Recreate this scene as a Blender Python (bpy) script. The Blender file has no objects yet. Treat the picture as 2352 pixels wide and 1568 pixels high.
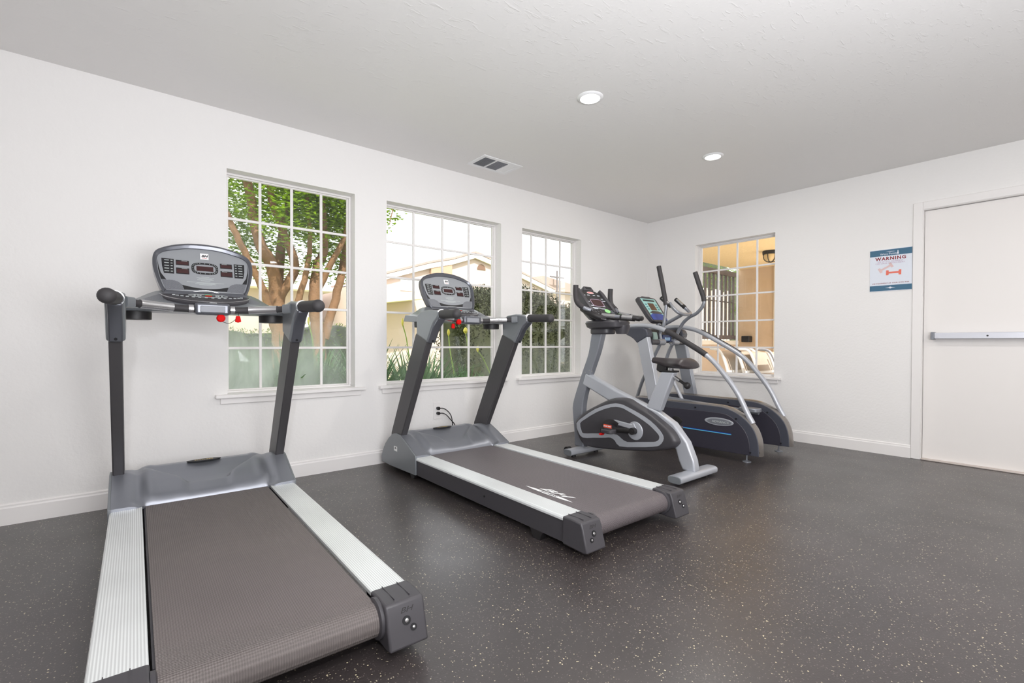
import bpy, bmesh, math, random
from mathutils import Vector, Matrix
random.seed(7)
S = bpy.context.scene
PI = math.pi
# ------------------------------------------------------------------ camera
CAM_H = 0.947
FPX = 1105.25; YAW = 0.884368; PITCH = -0.0110104; ROLL = 0.0030347; CY = 799.72
cd = bpy.data.cameras.new('camera'); cam = bpy.data.objects.new('camera', cd); S.collection.objects.link(cam)
f = Vector((math.cos(YAW)*math.cos(PITCH), math.sin(YAW)*math.cos(PITCH), math.sin(PITCH)))
r = Vector((math.sin(YAW), -math.cos(YAW), 0)); u = r.cross(f)
r2 = r*math.cos(ROLL)+u*math.sin(ROLL); u2 = -r*math.sin(ROLL)+u*math.cos(ROLL)
cam.matrix_world = Matrix(((r2.x, u2.x, -f.x, 0), (r2.y, u2.y, -f.y, 0), (r2.z, u2.z, -f.z, CAM_H), (0, 0, 0, 1)))
cd.sensor_fit = 'HORIZONTAL'; cd.sensor_width = 36; cd.lens = FPX/2352*36
cd.shift_y = (CY-784)/2352; cd.clip_end = 300; cd.clip_start = 0.02
S.camera = cam
# ------------------------------------------------------------------ world, sun, room light, exposure
W = bpy.data.worlds.new('world'); S.world = W; W.use_nodes = True
bg = W.node_tree.nodes['Background']; bg.inputs[0].default_value = (0.94, 0.97, 1.0, 1); bg.inputs[1].default_value = 2.3
def light(name, kind, loc, energy, color=(1, 1, 1), **k):
    l = bpy.data.lights.new(name, kind); l.energy = energy; l.color = color
    o = bpy.data.objects.new(name, l); S.collection.objects.link(o); o.location = loc
    for a, b in k.items():
        if a == 'aim': o.rotation_euler = (Vector(b)-Vector(loc)).to_track_quat('-Z', 'Y').to_euler()
        else: setattr(l, a, b)
    return o
light('sun', 'SUN', (0, -10, 12), 6.5, (1.0, 0.975, 0.94), aim=(2.8, 0, 0.5), angle=0.02)
light('bounce_flash', 'AREA', (0.6, -0.95, 1.1), 122, (0.97, 0.985, 1.03), aim=(1.1, -0.1, 2.44), size=1.5)
light('soft_flash', 'AREA', (-0.15, -0.2, 1.42), 18, (0.975, 0.985, 1.02), aim=(2.9, 2.7, 1.1), size=0.09)
LAMP_W = 9.0
S.view_settings.view_transform = 'Standard'; S.view_settings.look = 'None'
S.view_settings.exposure = 0.0; S.view_settings.gamma = 1.0; S.view_settings.use_curve_mapping = False

# ------------------------------------------------------------------ materials
def lin(c): return tuple(((x/255+0.055)/1.055)**2.4 if x > 10 else x/255/12.92 for x in c)
def mat(name, rgb, rough=0.5, metal=0.0, bump=None, var=None, coat=0.0, spec=0.5, emit=None):
    m = bpy.data.materials.new(name); m.use_nodes = True
    nt = m.node_tree; b = nt.nodes['Principled BSDF']
    c = lin(rgb)+(1,)
    b.inputs['Base Color'].default_value = c; b.inputs['Roughness'].default_value = rough
    b.inputs['Metallic'].default_value = metal; b.inputs['Coat Weight'].default_value = coat
    b.inputs['Specular IOR Level'].default_value = spec
    tc = nt.nodes.new('ShaderNodeTexCoord')
    if var:
        sc, amt = var
        n = nt.nodes.new('ShaderNodeTexNoise'); n.inputs['Scale'].default_value = sc; n.inputs['Detail'].default_value = 5
        nt.links.new(tc.outputs['Object'], n.inputs['Vector'])
        mx = nt.nodes.new('ShaderNodeMix'); mx.data_type = 'RGBA'
        mx.inputs[6].default_value = tuple(x*(1-amt) for x in c[:3])+(1,); mx.inputs[7].default_value = tuple(min(1, x*(1+amt)) for x in c[:3])+(1,)
        nt.links.new(n.outputs[0], mx.inputs[0]); nt.links.new(mx.outputs[2], b.inputs['Base Color'])
    if bump:
        sc, st, di = bump
        n = nt.nodes.new('ShaderNodeTexNoise'); n.inputs['Scale'].default_value = sc; n.inputs['Detail'].default_value = 4
        nt.links.new(tc.outputs['Object'], n.inputs['Vector'])
        bp = nt.nodes.new('ShaderNodeBump'); bp.inputs['Strength'].default_value = st; bp.inputs['Distance'].default_value = di
        nt.links.new(n.outputs[0], bp.inputs['Height']); nt.links.new(bp.outputs[0], b.inputs['Normal'])
    if emit:
        b.inputs['Emission Color'].default_value = lin(emit[0])+(1,); b.inputs['Emission Strength'].default_value = emit[1]
    return m
def nodes(m): return m.node_tree, m.node_tree.nodes['Principled BSDF'], m.node_tree.nodes.new, m.node_tree.links.new
def math_node(nt, op, a, b=None, c=None):
    n = nt.nodes.new('ShaderNodeMath'); n.operation = op
    for i, v in enumerate((a, b, c)):
        if v is None: continue
        if isinstance(v, (int, float)): n.inputs[i].default_value = v
        else: nt.links.new(v, n.inputs[i])
    return n.outputs[0]
M = {}
M['wall'] = mat('wall_paint', (239, 237, 235), 0.6, bump=(55, 0.35, 0.004), spec=0.3)
def ceiling_mat():
    m = mat('ceiling_plaster', (237, 235, 233), 0.55, spec=0.35)
    nt, b, N, L = nodes(m); tc = N('ShaderNodeTexCoord')
    mp = N('ShaderNodeMapping'); mp.inputs['Rotation'].default_value = (0, 0, 0.5); mp.inputs['Scale'].default_value = (1, 2.6, 1); L(tc.outputs['Object'], mp.inputs[0])
    a = N('ShaderNodeTexNoise'); a.inputs['Scale'].default_value = 17; a.inputs['Detail'].default_value = 7; a.inputs['Distortion'].default_value = 0.8; L(mp.outputs[0], a.inputs['Vector'])
    c = N('ShaderNodeTexNoise'); c.inputs['Scale'].default_value = 70; c.inputs['Detail'].default_value = 5; L(tc.outputs['Object'], c.inputs['Vector'])
    s = math_node(nt, 'ADD', math_node(nt, 'MULTIPLY', math_node(nt, 'GREATER_THAN', a.outputs[0], 0.58), math_node(nt, 'SUBTRACT', a.outputs[0], 0.58)), math_node(nt, 'MULTIPLY', c.outputs[0], 0.05))
    bp = N('ShaderNodeBump'); bp.inputs['Strength'].default_value = 0.6; bp.inputs['Distance'].default_value = 0.010; L(s, bp.inputs['Height']); L(bp.outputs[0], b.inputs['Normal'])
    return m
M['ceiling'] = ceiling_mat()
M['trim'] = mat('trim_paint', (240, 237, 235), 0.4)
M['door'] = mat('door_paint', (238, 234, 231), 0.42)
def floor_mat():
    m = mat('rubber_floor', (88, 84, 83), 0.42, spec=1.0)
    nt, b, N, L = nodes(m); tc = N('ShaderNodeTexCoord')
    base = lin((70, 63, 62))+(1,); base2 = lin((46, 43, 44))+(1,)
    n = N('ShaderNodeTexNoise'); n.inputs['Scale'].default_value = 2.2; n.inputs['Detail'].default_value = 6; L(tc.outputs['Object'], n.inputs['Vector'])
    mx = N('ShaderNodeMix'); mx.data_type = 'RGBA'; mx.inputs[6].default_value = base2; mx.inputs[7].default_value = base; L(n.outputs[0], mx.inputs[0])
    prev = mx.outputs[2]
    for sc, th, size, col in ((140, 0.885, 0.29, (178, 168, 144)), (94, 0.95, 0.24, (214, 202, 168)), (190, 0.86, 0.34, (108, 99, 97))):
        v = N('ShaderNodeTexVoronoi'); v.inputs['Scale'].default_value = sc; v.inputs['Randomness'].default_value = 1.0; L(tc.outputs['Object'], v.inputs['Vector'])
        sep = N('ShaderNodeSeparateColor'); L(v.outputs['Color'], sep.inputs[0])
        k = math_node(nt, 'MULTIPLY', math_node(nt, 'GREATER_THAN', sep.outputs[0], th), math_node(nt, 'LESS_THAN', v.outputs['Distance'], size))
        m2 = N('ShaderNodeMix'); m2.data_type = 'RGBA'; L(k, m2.inputs[0]); L(prev, m2.inputs[6]); m2.inputs[7].default_value = lin(col)+(1,); prev = m2.outputs[2]
    L(prev, b.inputs['Base Color'])
    n2 = N('ShaderNodeTexNoise'); n2.inputs['Scale'].default_value = 3; n2.inputs['Detail'].default_value = 8; L(tc.outputs['Object'], n2.inputs['Vector'])
    mr = N('ShaderNodeMapRange'); mr.inputs[3].default_value = 0.24; mr.inputs[4].default_value = 0.42; L(n2.outputs[0], mr.inputs[0]); L(mr.outputs[0], b.inputs['Roughness'])
    n3 = N('ShaderNodeTexNoise'); n3.inputs['Scale'].default_value = 160; L(tc.outputs['Object'], n3.inputs['Vector'])
    bp = N('ShaderNodeBump'); bp.inputs['Strength'].default_value = 0.18; bp.inputs['Distance'].default_value = 0.002; L(n3.outputs[0], bp.inputs['Height']); L(bp.outputs[0], b.inputs['Normal'])
    return m
M['floor'] = floor_mat()
def glass_mat(name, haze_top, haze_amt, tint=(232, 244, 236)):
    # thin pane: clear, a little gloss, and a film of dried condensation that is heavier towards the sill
    m = bpy.data.materials.new(name); m.use_nodes = True; nt = m.node_tree; nt.nodes.clear(); N = nt.nodes.new; L = nt.links.new
    out = N('ShaderNodeOutputMaterial'); tr = N('ShaderNodeBsdfTransparent'); gl = N('ShaderNodeBsdfGlossy'); gl.inputs['Roughness'].default_value = 0.02
    fr = N('ShaderNodeFresnel'); fr.inputs[0].default_value = 1.35; mx = N('ShaderNodeMixShader'); L(fr.outputs[0], mx.inputs[0]); L(tr.outputs[0], mx.inputs[1]); L(gl.outputs[0], mx.inputs[2])
    tc = N('ShaderNodeTexCoord'); mp = N('ShaderNodeMapping'); mp.inputs['Scale'].default_value = (1, 1, 0.28); L(tc.outputs['Object'], mp.inputs[0])
    n = N('ShaderNodeTexNoise'); n.inputs['Scale'].default_value = 5; n.inputs['Detail'].default_value = 6; n.inputs['Distortion'].default_value = 0.6; L(mp.outputs[0], n.inputs['Vector'])
    sp = N('ShaderNodeSeparateXYZ'); L(tc.outputs['Object'], sp.inputs[0])
    mr = N('ShaderNodeMapRange'); mr.inputs[1].default_value = haze_top; mr.inputs[2].default_value = 0.75; mr.inputs[3].default_value = 0.02; mr.inputs[4].default_value = 1.0; L(sp.outputs[2], mr.inputs[0])
    k = math_node(nt, 'MULTIPLY', mr.outputs[0], math_node(nt, 'MULTIPLY', math_node(nt, 'ADD', math_node(nt, 'MULTIPLY', n.outputs[0], 1.7), -0.35), haze_amt))
    if haze_amt > 0.5:
        mx_ = N('ShaderNodeMapRange'); mx_.inputs[1].default_value = 0.55; mx_.inputs[2].default_value = 1.4; mx_.inputs[3].default_value = 1.0; mx_.inputs[4].default_value = 0.3; L(sp.outputs[0], mx_.inputs[0])
        k = math_node(nt, 'MULTIPLY', k, mx_.outputs[0])
    df = N('ShaderNodeBsdfDiffuse'); df.inputs[0].default_value = lin(tint)+(1,); tl = N('ShaderNodeBsdfTranslucent'); tl.inputs[0].default_value = lin(tint)+(1,)
    ms = N('ShaderNodeMixShader'); ms.inputs[0].default_value = 0.6; L(df.outputs[0], ms.inputs[1]); L(tl.outputs[0], ms.inputs[2])
    m3 = N('ShaderNodeMixShader'); L(k, m3.inputs[0]); L(mx.outputs[0], m3.inputs[1]); L(ms.outputs[0], m3.inputs[2]); L(m3.outputs[0], out.inputs[0])
    return m
M['glass'] = glass_mat('window_glass', 1.0, 0.12)
M['glass_misty'] = glass_mat('misty_window_glass', 1.2, 1.15, (238, 245, 238))
M['silver'] = mat('silver_plastic', (150, 153, 161), 0.40, 0.7, coat=0.08)
M['silver_light'] = mat('silver_frame_paint', (186, 189, 196), 0.34, 0.35, coat=0.3)
M['silver_mid'] = mat('grey_frame_paint', (140, 143, 150), 0.36, 0.4, coat=0.2)
M['bracket'] = mat('grey_moulding', (126, 130, 134), 0.38, 0.25, coat=0.2)
M['post'] = mat('charcoal_post', (72, 70, 72), 0.42, 0.2)
M['charcoal'] = mat('charcoal_plastic', (66, 64, 68), 0.42)
M['black'] = mat('black_rubber', (34, 32, 33), 0.5)
M['foam'] = mat('foam_grip', (56, 54, 56), 0.62)
M['chrome'] = mat('brushed_steel', (198, 198, 200), 0.24, 0.9)
M['white'] = mat('white_plastic', (240, 240, 240), 0.4)
M['ink'] = mat('black_ink', (20, 20, 24), 0.5)
M['rimgrey'] = mat('console_rim', (98, 100, 107), 0.3, 0.5, coat=0.3)
M['facegrey'] = mat('console_face', (146, 149, 153), 0.4)
M['letter_grey'] = mat('pale_grey_print', (182, 188, 188), 0.5)
M['display'] = mat('dark_red_display', (58, 22, 24), 0.2, coat=0.4)
M['red'] = mat('red_plastic', (206, 18, 18), 0.7, spec=0.15)
M['green'] = mat('green_key', (60, 150, 96), 0.4)
M['orange'] = mat('orange_red_print', (228, 84, 50), 0.5)
M['slate'] = mat('slate_shell', (72, 74, 84), 0.42, 0.1)
M['slate_dark'] = mat('dark_shell', (52, 50, 60), 0.45)
M['taupe'] = mat('taupe_edge', (156, 151, 147), 0.27, 0.8)
M['shroud'] = mat('bike_shroud', (66, 64, 68), 0.4)
M['saddle'] = mat('saddle_vinyl', (52, 46, 48), 0.42)
M['blue'] = mat('blue_panel', (40, 72, 158), 0.4)
M['teal_lcd'] = mat('teal_screen_print', (160, 208, 204), 0.35)
M['cyan'] = mat('cyan_line', (110, 205, 235), 0.4)
M['blueline'] = mat('blue_line', (16, 66, 170), 0.4)
M['lens'] = mat('lamp_lens', (255, 255, 250), 0.5, emit=((255, 253, 246), 7.0))
M['sign_blue'] = mat('sign_blue', (62, 106, 134), 0.5); M['sign_white'] = mat('sign_white', (226, 231, 240), 0.45)
M['sign_red'] = mat('sign_dark_red', (140, 34, 46), 0.5); M['sign_mauve'] = mat('sign_mauve', (196, 168, 190), 0.5)
M['sign_pink'] = mat('sign_pink', (226, 196, 194), 0.5); M['sign_orange'] = mat('sign_orange', (232, 118, 98), 0.5)
M['bark'] = mat('tree_bark', (122, 90, 60), 0.8, var=(9, 0.35), bump=(30, 0.5, 0.02))
M['leaf'] = mat('leaf_green', (104, 128, 26), 0.5, var=(2.2, 0.55))
def leafy(m):
    nt = m.node_tree; b = nt.nodes['Principled BSDF']; out = nt.nodes['Material Output']
    t = nt.nodes.new('ShaderNodeBsdfTranslucent'); mx = nt.nodes.new('ShaderNodeMixShader'); mx.inputs[0].default_value = .4
    t.inputs[0].default_value = lin((150, 186, 30))+(1,)
    nt.links.new(b.outputs[0], mx.inputs[1]); nt.links.new(t.outputs[0], mx.inputs[2]); nt.links.new(mx.outputs[0], out.inputs[0])
leafy(M['leaf'])
M['leaf_dark'] = mat('hedge_leaf', (54, 60, 28), 0.6, var=(3, 0.5))
M['hedge_core'] = mat('hedge_core', (52, 56, 30), 0.9, var=(5, 0.4))
M['strap'] = mat('strap_leaf', (84, 128, 60), 0.45, var=(4, 0.35))
M['stem'] = mat('flower_stem', (150, 176, 70), 0.5)
M['bud'] = mat('flower_bud', (226, 214, 90), 0.5)
M['lawn'] = mat('lawn', (170, 176, 120), 0.9, var=(6, 0.3))
M['stucco_out'] = mat('outside_stucco', (214, 190, 166), 0.9, bump=(60, 0.4, 0.01))
M['house'] = mat('house_siding', (200, 180, 170), 0.85, var=(1.5, 0.08))
M['house_white'] = mat('house_fascia', (240, 236, 226), 0.7)
M['roof'] = mat('shingle_roof', (170, 148, 140), 0.9, var=(14, 0.2))
M['roof_olive'] = mat('olive_roof', (214, 206, 182), 0.9, var=(10, 0.15))
M['porch'] = mat('porch_stucco', (252, 226, 178), 0.85, bump=(26, 0.6, 0.012))
M['porch_wall'] = mat('porch_wall_stucco', (216, 190, 160), 0.85, bump=(26, 0.6, 0.012), var=(2.0, 0.12))
M['concrete'] = mat('patio_concrete', (214, 204, 188), 0.9, var=(3, 0.1))
M['wood'] = mat('fence_wood', (110, 104, 106), 0.8, var=(12, 0.25))
M['tanwood'] = mat('pale_fence_board', (224, 214, 196), 0.8)
def ribs(name, rgb, axis, per, strength, rough, metal, cross=None, dist=0.002):
    m = mat(name, rgb, rough, metal); nt, b, N, L = nodes(m); tc = N('ShaderNodeTexCoord'); sp = N('ShaderNodeSeparateXYZ'); L(tc.outputs['Object'], sp.inputs[0])
    s = math_node(nt, 'SINE', math_node(nt, 'MULTIPLY', sp.outputs[axis], 2*PI/per))
    if cross == 'dots': s = math_node(nt, 'ADD', s, math_node(nt, 'SINE', math_node(nt, 'MULTIPLY', sp.outputs[0], 2*PI/(per*1.1))))
    if cross == 'zig':
        z = math_node(nt, 'PINGPONG', sp.outputs[1], 0.011)
        s = math_node(nt, 'SINE', math_node(nt, 'MULTIPLY', math_node(nt, 'ADD', math_node(nt, 'ADD', sp.outputs[0], z), sp.outputs[2]), 2*PI/0.011))
    bp = N('ShaderNodeBump'); bp.inputs['Strength'].default_value = strength; bp.inputs['Distance'].default_value = dist; L(s, bp.inputs['Height']); L(bp.outputs[0], b.inputs['Normal'])
    mr = N('ShaderNodeMapRange'); mr.inputs[1].default_value = -1; mr.inputs[2].default_value = 1; mr.inputs[3].default_value = 0.90 if cross == 'zig' else 0.80; mr.inputs[4].default_value = 1.06 if cross == 'zig' else 1.12; L(s, mr.inputs[0])
    n = N('ShaderNodeTexNoise'); n.inputs['Scale'].default_value = 2.5; n.inputs['Detail'].default_value = 5; L(tc.outputs['Object'], n.inputs['Vector'])
    k = math_node(nt, 'MULTIPLY', mr.outputs[0], math_node(nt, 'ADD', math_node(nt, 'MULTIPLY', n.outputs[0], 0.35), 0.83))
    vm = N('ShaderNodeVectorMath'); vm.operation = 'SCALE'; vm.inputs[0].default_value = lin(rgb); L(k, vm.inputs['Scale']); L(vm.outputs[0], b.inputs['Base Color'])
    return m
M['rail'] = ribs('ribbed_aluminium_rail', (228, 231, 231), 1, 0.0072, 0.2, 0.36, 0.35, dist=0.001)
M['belt'] = ribs('running_belt_dotted', (108, 101, 99), 1, 0.0064, 0.5, 0.6, 0, 'dots', 0.0015)
M['belt_zig'] = ribs('running_belt_wavy', (98, 91, 93), 1, 0.0075, 0.4, 0.42, 0, 'zig', 0.001)
def grille_mat():
    m = mat('speaker_grille', (128, 131, 138), 0.4, 0.3); nt, b, N, L = nodes(m); tc = N('ShaderNodeTexCoord')
    v = N('ShaderNodeTexVoronoi'); v.voronoi_dimensions = '2D'; v.inputs['Scale'].default_value = 1; v.inputs['Randomness'].default_value = 0
    sp = N('ShaderNodeSeparateXYZ'); L(tc.outputs['Object'], sp.inputs[0]); cx = N('ShaderNodeCombineXYZ'); t_ = math_node(nt, 'ADD', sp.outputs[0], sp.outputs[2])
    L(math_node(nt, 'MULTIPLY', math_node(nt, 'ADD', sp.outputs[1], t_), 170), cx.inputs[0]); L(math_node(nt, 'MULTIPLY', math_node(nt, 'SUBTRACT', sp.outputs[1], t_), 170), cx.inputs[1]); L(cx.outputs[0], v.inputs['Vector'])
    mx = N('ShaderNodeMix'); mx.data_type = 'RGBA'; L(math_node(nt, 'LESS_THAN', v.outputs['Distance'], 0.38), mx.inputs[0])
    mx.inputs[6].default_value = lin((150, 153, 160))+(1,); mx.inputs[7].default_value = lin((36, 34, 38))+(1,); L(mx.outputs[2], b.inputs['Base Color'])
    return m
M['grille'] = grille_mat()

# ------------------------------------------------------------------ mesh helpers
C = S.collection
def cat(pts, k=4, closed=False):
    P = [Vector(p) for p in pts]; n = len(P); out = []
    rng = range(n) if closed else range(n-1)
    for i in rng:
        p0 = P[(i-1) % n] if closed or i > 0 else P[0]*2-P[1]
        p1 = P[i]; p2 = P[(i+1) % n]
        p3 = P[(i+2) % n] if closed or i+2 < n else P[-1]*2-P[-2]
        for j in range(k):
            t = j/k
            out.append(0.5*((2*p1)+(p2-p0)*t+(2*p0-5*p1+4*p2-p3)*t*t+(3*p1-p0-3*p2+p3)*t**3))
    if not closed: out.append(P[-1])
    return out
class MB:
    def __init__(s): s.v = []; s.f = []
    def add(s, vs, fs):
        o = len(s.v); s.v += [tuple(v) for v in vs]; s.f += [tuple(o+i for i in f) for f in fs]; return s
    def box(s, x0, x1, y0, y1, z0, z1, R=None):
        vs = [Vector((x, y, z)) for x in (x0, x1) for y in (y0, y1) for z in (z0, z1)]
        if R is not None: vs = [R @ v for v in vs]
        return s.add(vs, [(0, 1, 3, 2), (4, 6, 7, 5), (0, 4, 5, 1), (2, 3, 7, 6), (0, 2, 6, 4), (1, 5, 7, 3)])
    def prism(s, poly, axis, a, b, R=None):
        # poly: pairs in the plane square to axis ('y': pairs are (x,z); 'x': (y,z); 'z': (x,y))
        def P(p, t):
            v = {'y': (p[0], t, p[1]), 'x': (t, p[0], p[1]), 'z': (p[0], p[1], t)}[axis]
            v = Vector(v); return R @ v if R is not None else v
        n = len(poly); vs = [P(p, a) for p in poly]+[P(p, b) for p in poly]
        fs = [tuple(range(n))[::-1], tuple(range(n, 2*n))]+[(i, (i+1) % n, n+(i+1) % n, n+i) for i in range(n)]
        return s.add(vs, fs)
    def ring(s, outer, inner, axis, a, b, R=None):
        def P(p, t):
            v = Vector({'y': (p[0], t, p[1]), 'x': (t, p[0], p[1]), 'z': (p[0], p[1], t)}[axis]); return R @ v if R is not None else v
        n = len(outer); vs = [P(p, a) for p in outer]+[P(p, a) for p in inner]+[P(p, b) for p in outer]+[P(p, b) for p in inner]
        fs = []
        for i in range(n):
            j = (i+1) % n
            fs += [(i, j, n+j, n+i), (2*n+i, 3*n+i, 3*n+j, 2*n+j), (i, 2*n+i, 2*n+j, j), (n+i, n+j, 3*n+j, 3*n+i)]
        return s.add(vs, fs)
    def tube(s, path, rad, n=12, sx=1.0, sy=1.0, up=(0, 0, 1), square=False, taper=None, caps=True):
        P = [Vector(p) for p in path]; m = len(P); base = len(s.v); vs = []
        U = Vector(up); keep = None; free = sx == sy and not square
        for i, p in enumerate(P):
            t = (P[min(i+1, m-1)]-P[max(i-1, 0)]).normalized()
            if free and keep is not None: a = keep-t*keep.dot(t)
            else: a = U.cross(t)
            if a.length < 1e-4: a = Vector((1, 0, 0)).cross(t)
            a.normalize(); keep = a.copy(); b = t.cross(a).normalized()
            rr = rad*(taper[i] if taper else 1)
            for k in range(n):
                th = 2*PI*(k+0.5)/n
                c, q = math.cos(th), math.sin(th)
                if square:
                    e = 0.35; c = math.copysign(abs(c)**e, c); q = math.copysign(abs(q)**e, q)
                vs.append(p+a*c*rr*sx+b*q*rr*sy)
        fs = [(i*n+k, i*n+(k+1) % n, (i+1)*n+(k+1) % n, (i+1)*n+k) for i in range(m-1) for k in range(n)]
        if caps: fs += [tuple(range(n))[::-1], tuple((m-1)*n+k for k in range(n))]
        return s.add(vs, fs)
    def lathe(s, prof, R=None, n=20):
        m = len(prof); vs = []
        for (rr, z) in prof:
            for k in range(n):
                v = Vector((rr*math.cos(2*PI*k/n), rr*math.sin(2*PI*k/n), z)); vs.append(R @ v if R is not None else v)
        fs = [(i*n+k, i*n+(k+1) % n, (i+1)*n+(k+1) % n, (i+1)*n+k) for i in range(m-1) for k in range(n)]
        fs += [tuple(range(n))[::-1], tuple((m-1)*n+k for k in range(n))]
        return s.add(vs, fs)
    def cyl(s, a, b, rad, n=20):
        return s.tube([a, b], rad, n)
    def loft(s, secs, closed=True, caps=True):
        n = len(secs[0]); m = len(secs); vs = [v for q in secs for v in q]
        kk = range(n) if closed else range(n-1)
        fs = [(i*n+k, i*n+(k+1) % n, (i+1)*n+(k+1) % n, (i+1)*n+k) for i in range(m-1) for k in kk]
        if caps and closed: fs += [tuple(range(n))[::-1], tuple((m-1)*n+k for k in range(n))]
        return s.add(vs, fs)
    def build(s, name, m, parent=None, bevel=0, seg=2, angle=35, flat=False, sub=0):
        me = bpy.data.meshes.new(name); me.from_pydata(s.v, [], s.f)
        bm = bmesh.new(); bm.from_mesh(me); bmesh.ops.recalc_face_normals(bm, faces=bm.faces)
        bm.to_mesh(me); bm.free()
        if not flat:
            for p in me.polygons: p.use_smooth = True
            me.set_sharp_from_angle(angle=math.radians(angle))
        me.materials.append(m)
        o = bpy.data.objects.new(name, me); C.objects.link(o)
        if parent is not None: o.parent = parent
        if sub:
            q = o.modifiers.new('subdivision', 'SUBSURF'); q.levels = sub; q.render_levels = sub
        if bevel:
            q = o.modifiers.new('bevel', 'BEVEL'); q.width = bevel; q.segments = seg; q.limit_method = 'ANGLE'; q.angle_limit = math.radians(32)
        return o
def empty(name, loc, yaw, label, category, group=None):
    o = bpy.data.objects.new(name, None); C.objects.link(o); o.location = loc; o.rotation_euler = (0, 0, yaw)
    o.empty_display_size = 0.1; return tag(o, label, category, group)
def tag(o, label, category, group=None, kind=None):
    o['label'] = label; o['category'] = category
    if group: o['group'] = group
    if kind: o['kind'] = kind
    return o
def struct(o): o['kind'] = 'structure'; return o
def sub(o, label): o['label'] = label; return o
def frame(o, x, y, z):
    # matrix with given origin and column axes
    x, y, z = Vector(x).normalized(), Vector(y).normalized(), Vector(z).normalized()
    return Matrix(((x.x, y.x, z.x, o[0]), (x.y, y.y, z.y, o[1]), (x.z, y.z, z.z, o[2]), (0, 0, 0, 1)))
def text(name, s, size, R, m, parent=None, ext=0.0006, sx=1.0, shear=0.0, space=1.0, bold=0.0, align='CENTER'):
    cu = bpy.data.curves.new(name, 'FONT'); cu.body = s; cu.size = size; cu.align_x = align; cu.align_y = 'CENTER'
    cu.extrude = ext; cu.shear = shear; cu.space_character = space; cu.offset = bold; cu.resolution_u = 3
    t = bpy.data.objects.new(name, cu); C.objects.link(t)
    bpy.context.view_layer.update()
    me = bpy.data.meshes.new_from_object(t.evaluated_get(bpy.context.evaluated_depsgraph_get()))
    bpy.data.objects.remove(t); bpy.data.curves.remove(cu)
    me.transform(R @ Matrix.Diagonal((sx, 1, 1, 1))); me.materials.clear(); me.materials.append(m)
    me.name = name; o = bpy.data.objects.new(name, me); C.objects.link(o)
    if parent is not None: o.parent = parent
    return o
def circ(cx, cy, rx, ry, n=32, p=2.0):
    out = []
    for k in range(n):
        c, q = math.cos(2*PI*k/n), math.sin(2*PI*k/n)
        out.append((cx+rx*math.copysign(abs(c)**(2/p), c), cy+ry*math.copysign(abs(q)**(2/p), q)))
    return out
def sstep(a, b, x):
    t = max(0, min(1, (x-a)/(b-a))); return t*t*(3-2*t)
def interp(tab, x):
    if x <= tab[0][0]: return tab[0][1]
    for (a, b), (c, d) in zip(tab, tab[1:]):
        if x <= c: return b+(d-b)*(x-a)/(c-a)
    return tab[-1][1]

# ------------------------------------------------------------------ room shell
D = 3.5717; E = 5.1052; H = 2.4382; X0 = -1.9; Y0 = -3.4; TH = 0.16
WZ0, WZ1 = 0.61, 2.067
WIN_L = [(0.548, 1.39), (1.645, 2.79), (3.05, 3.892)]
WIN_R = (2.072, 2.934)
struct(MB().box(X0-TH, E+TH, Y0-TH, D+TH, -0.12, 0).build('floor', M['floor'], flat=True))
struct(MB().box(X0-0.5, E+TH, Y0-0.5, D+0.42, H, H+0.16).build('ceiling', M['ceiling'], flat=True))
def wall(name, a0, a1, holes, P):
    # P(a, t, z) -> point; t 0 inside, 1 outside
    xs = sorted({a0, a1}|{h[0] for h in holes}|{h[1] for h in holes}); zs = sorted({0, H}|{h[2] for h in holes}|{h[3] for h in holes})
    mb = MB()
    hole = lambda x, z: any(h[0] < x < h[1] and h[2] < z < h[3] for h in holes)
    for xa, xb in zip(xs, xs[1:]):
        for za, zb in zip(zs, zs[1:]):
            if hole((xa+xb)/2, (za+zb)/2): continue
            for t in (0, 1): mb.add([P(xa, t, za), P(xb, t, za), P(xb, t, zb), P(xa, t, zb)], [(0, 1, 2, 3)])
    for (xa, xb, za, zb) in holes+[(a0, a1, 0, H)]:
        for (p, q) in (((xa, za), (xb, za)), ((xb, za), (xb, zb)), ((xb, zb), (xa, zb)), ((xa, zb), (xa, za))):
            mb.add([P(p[0], 0, p[1]), P(q[0], 0, q[1]), P(q[0], 1, q[1]), P(p[0], 1, p[1])], [(0, 1, 2, 3)])
    me = mb
    o = me.build(name, M['wall'], flat=True)
    bm = bmesh.new(); bm.from_mesh(o.data); bmesh.ops.remove_doubles(bm, verts=bm.verts, dist=1e-4); bmesh.ops.recalc_face_normals(bm, faces=bm.faces); bm.to_mesh(o.data); bm.free()
    return struct(o)
wall('wall_left', X0-TH, E+TH, [(a, b, WZ0, WZ1) for a, b in WIN_L], lambda a, t, z: (a, D+t*TH, z))
DY0, DY1, DZ = 0.0, 0.921, 2.042
wall('wall_right', Y0-TH, D, [(WIN_R[0], WIN_R[1], WZ0, WZ1), (DY0-0.0, DY1, 0, DZ)], lambda a, t, z: (E+t*TH, a, z))
wall('wall_front', X0-TH, E+TH, [], lambda a, t, z: (a, Y0-t*TH, z))
wall('wall_back', Y0, D, [], lambda a, t, z: (X0-t*TH, a, z))
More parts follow.
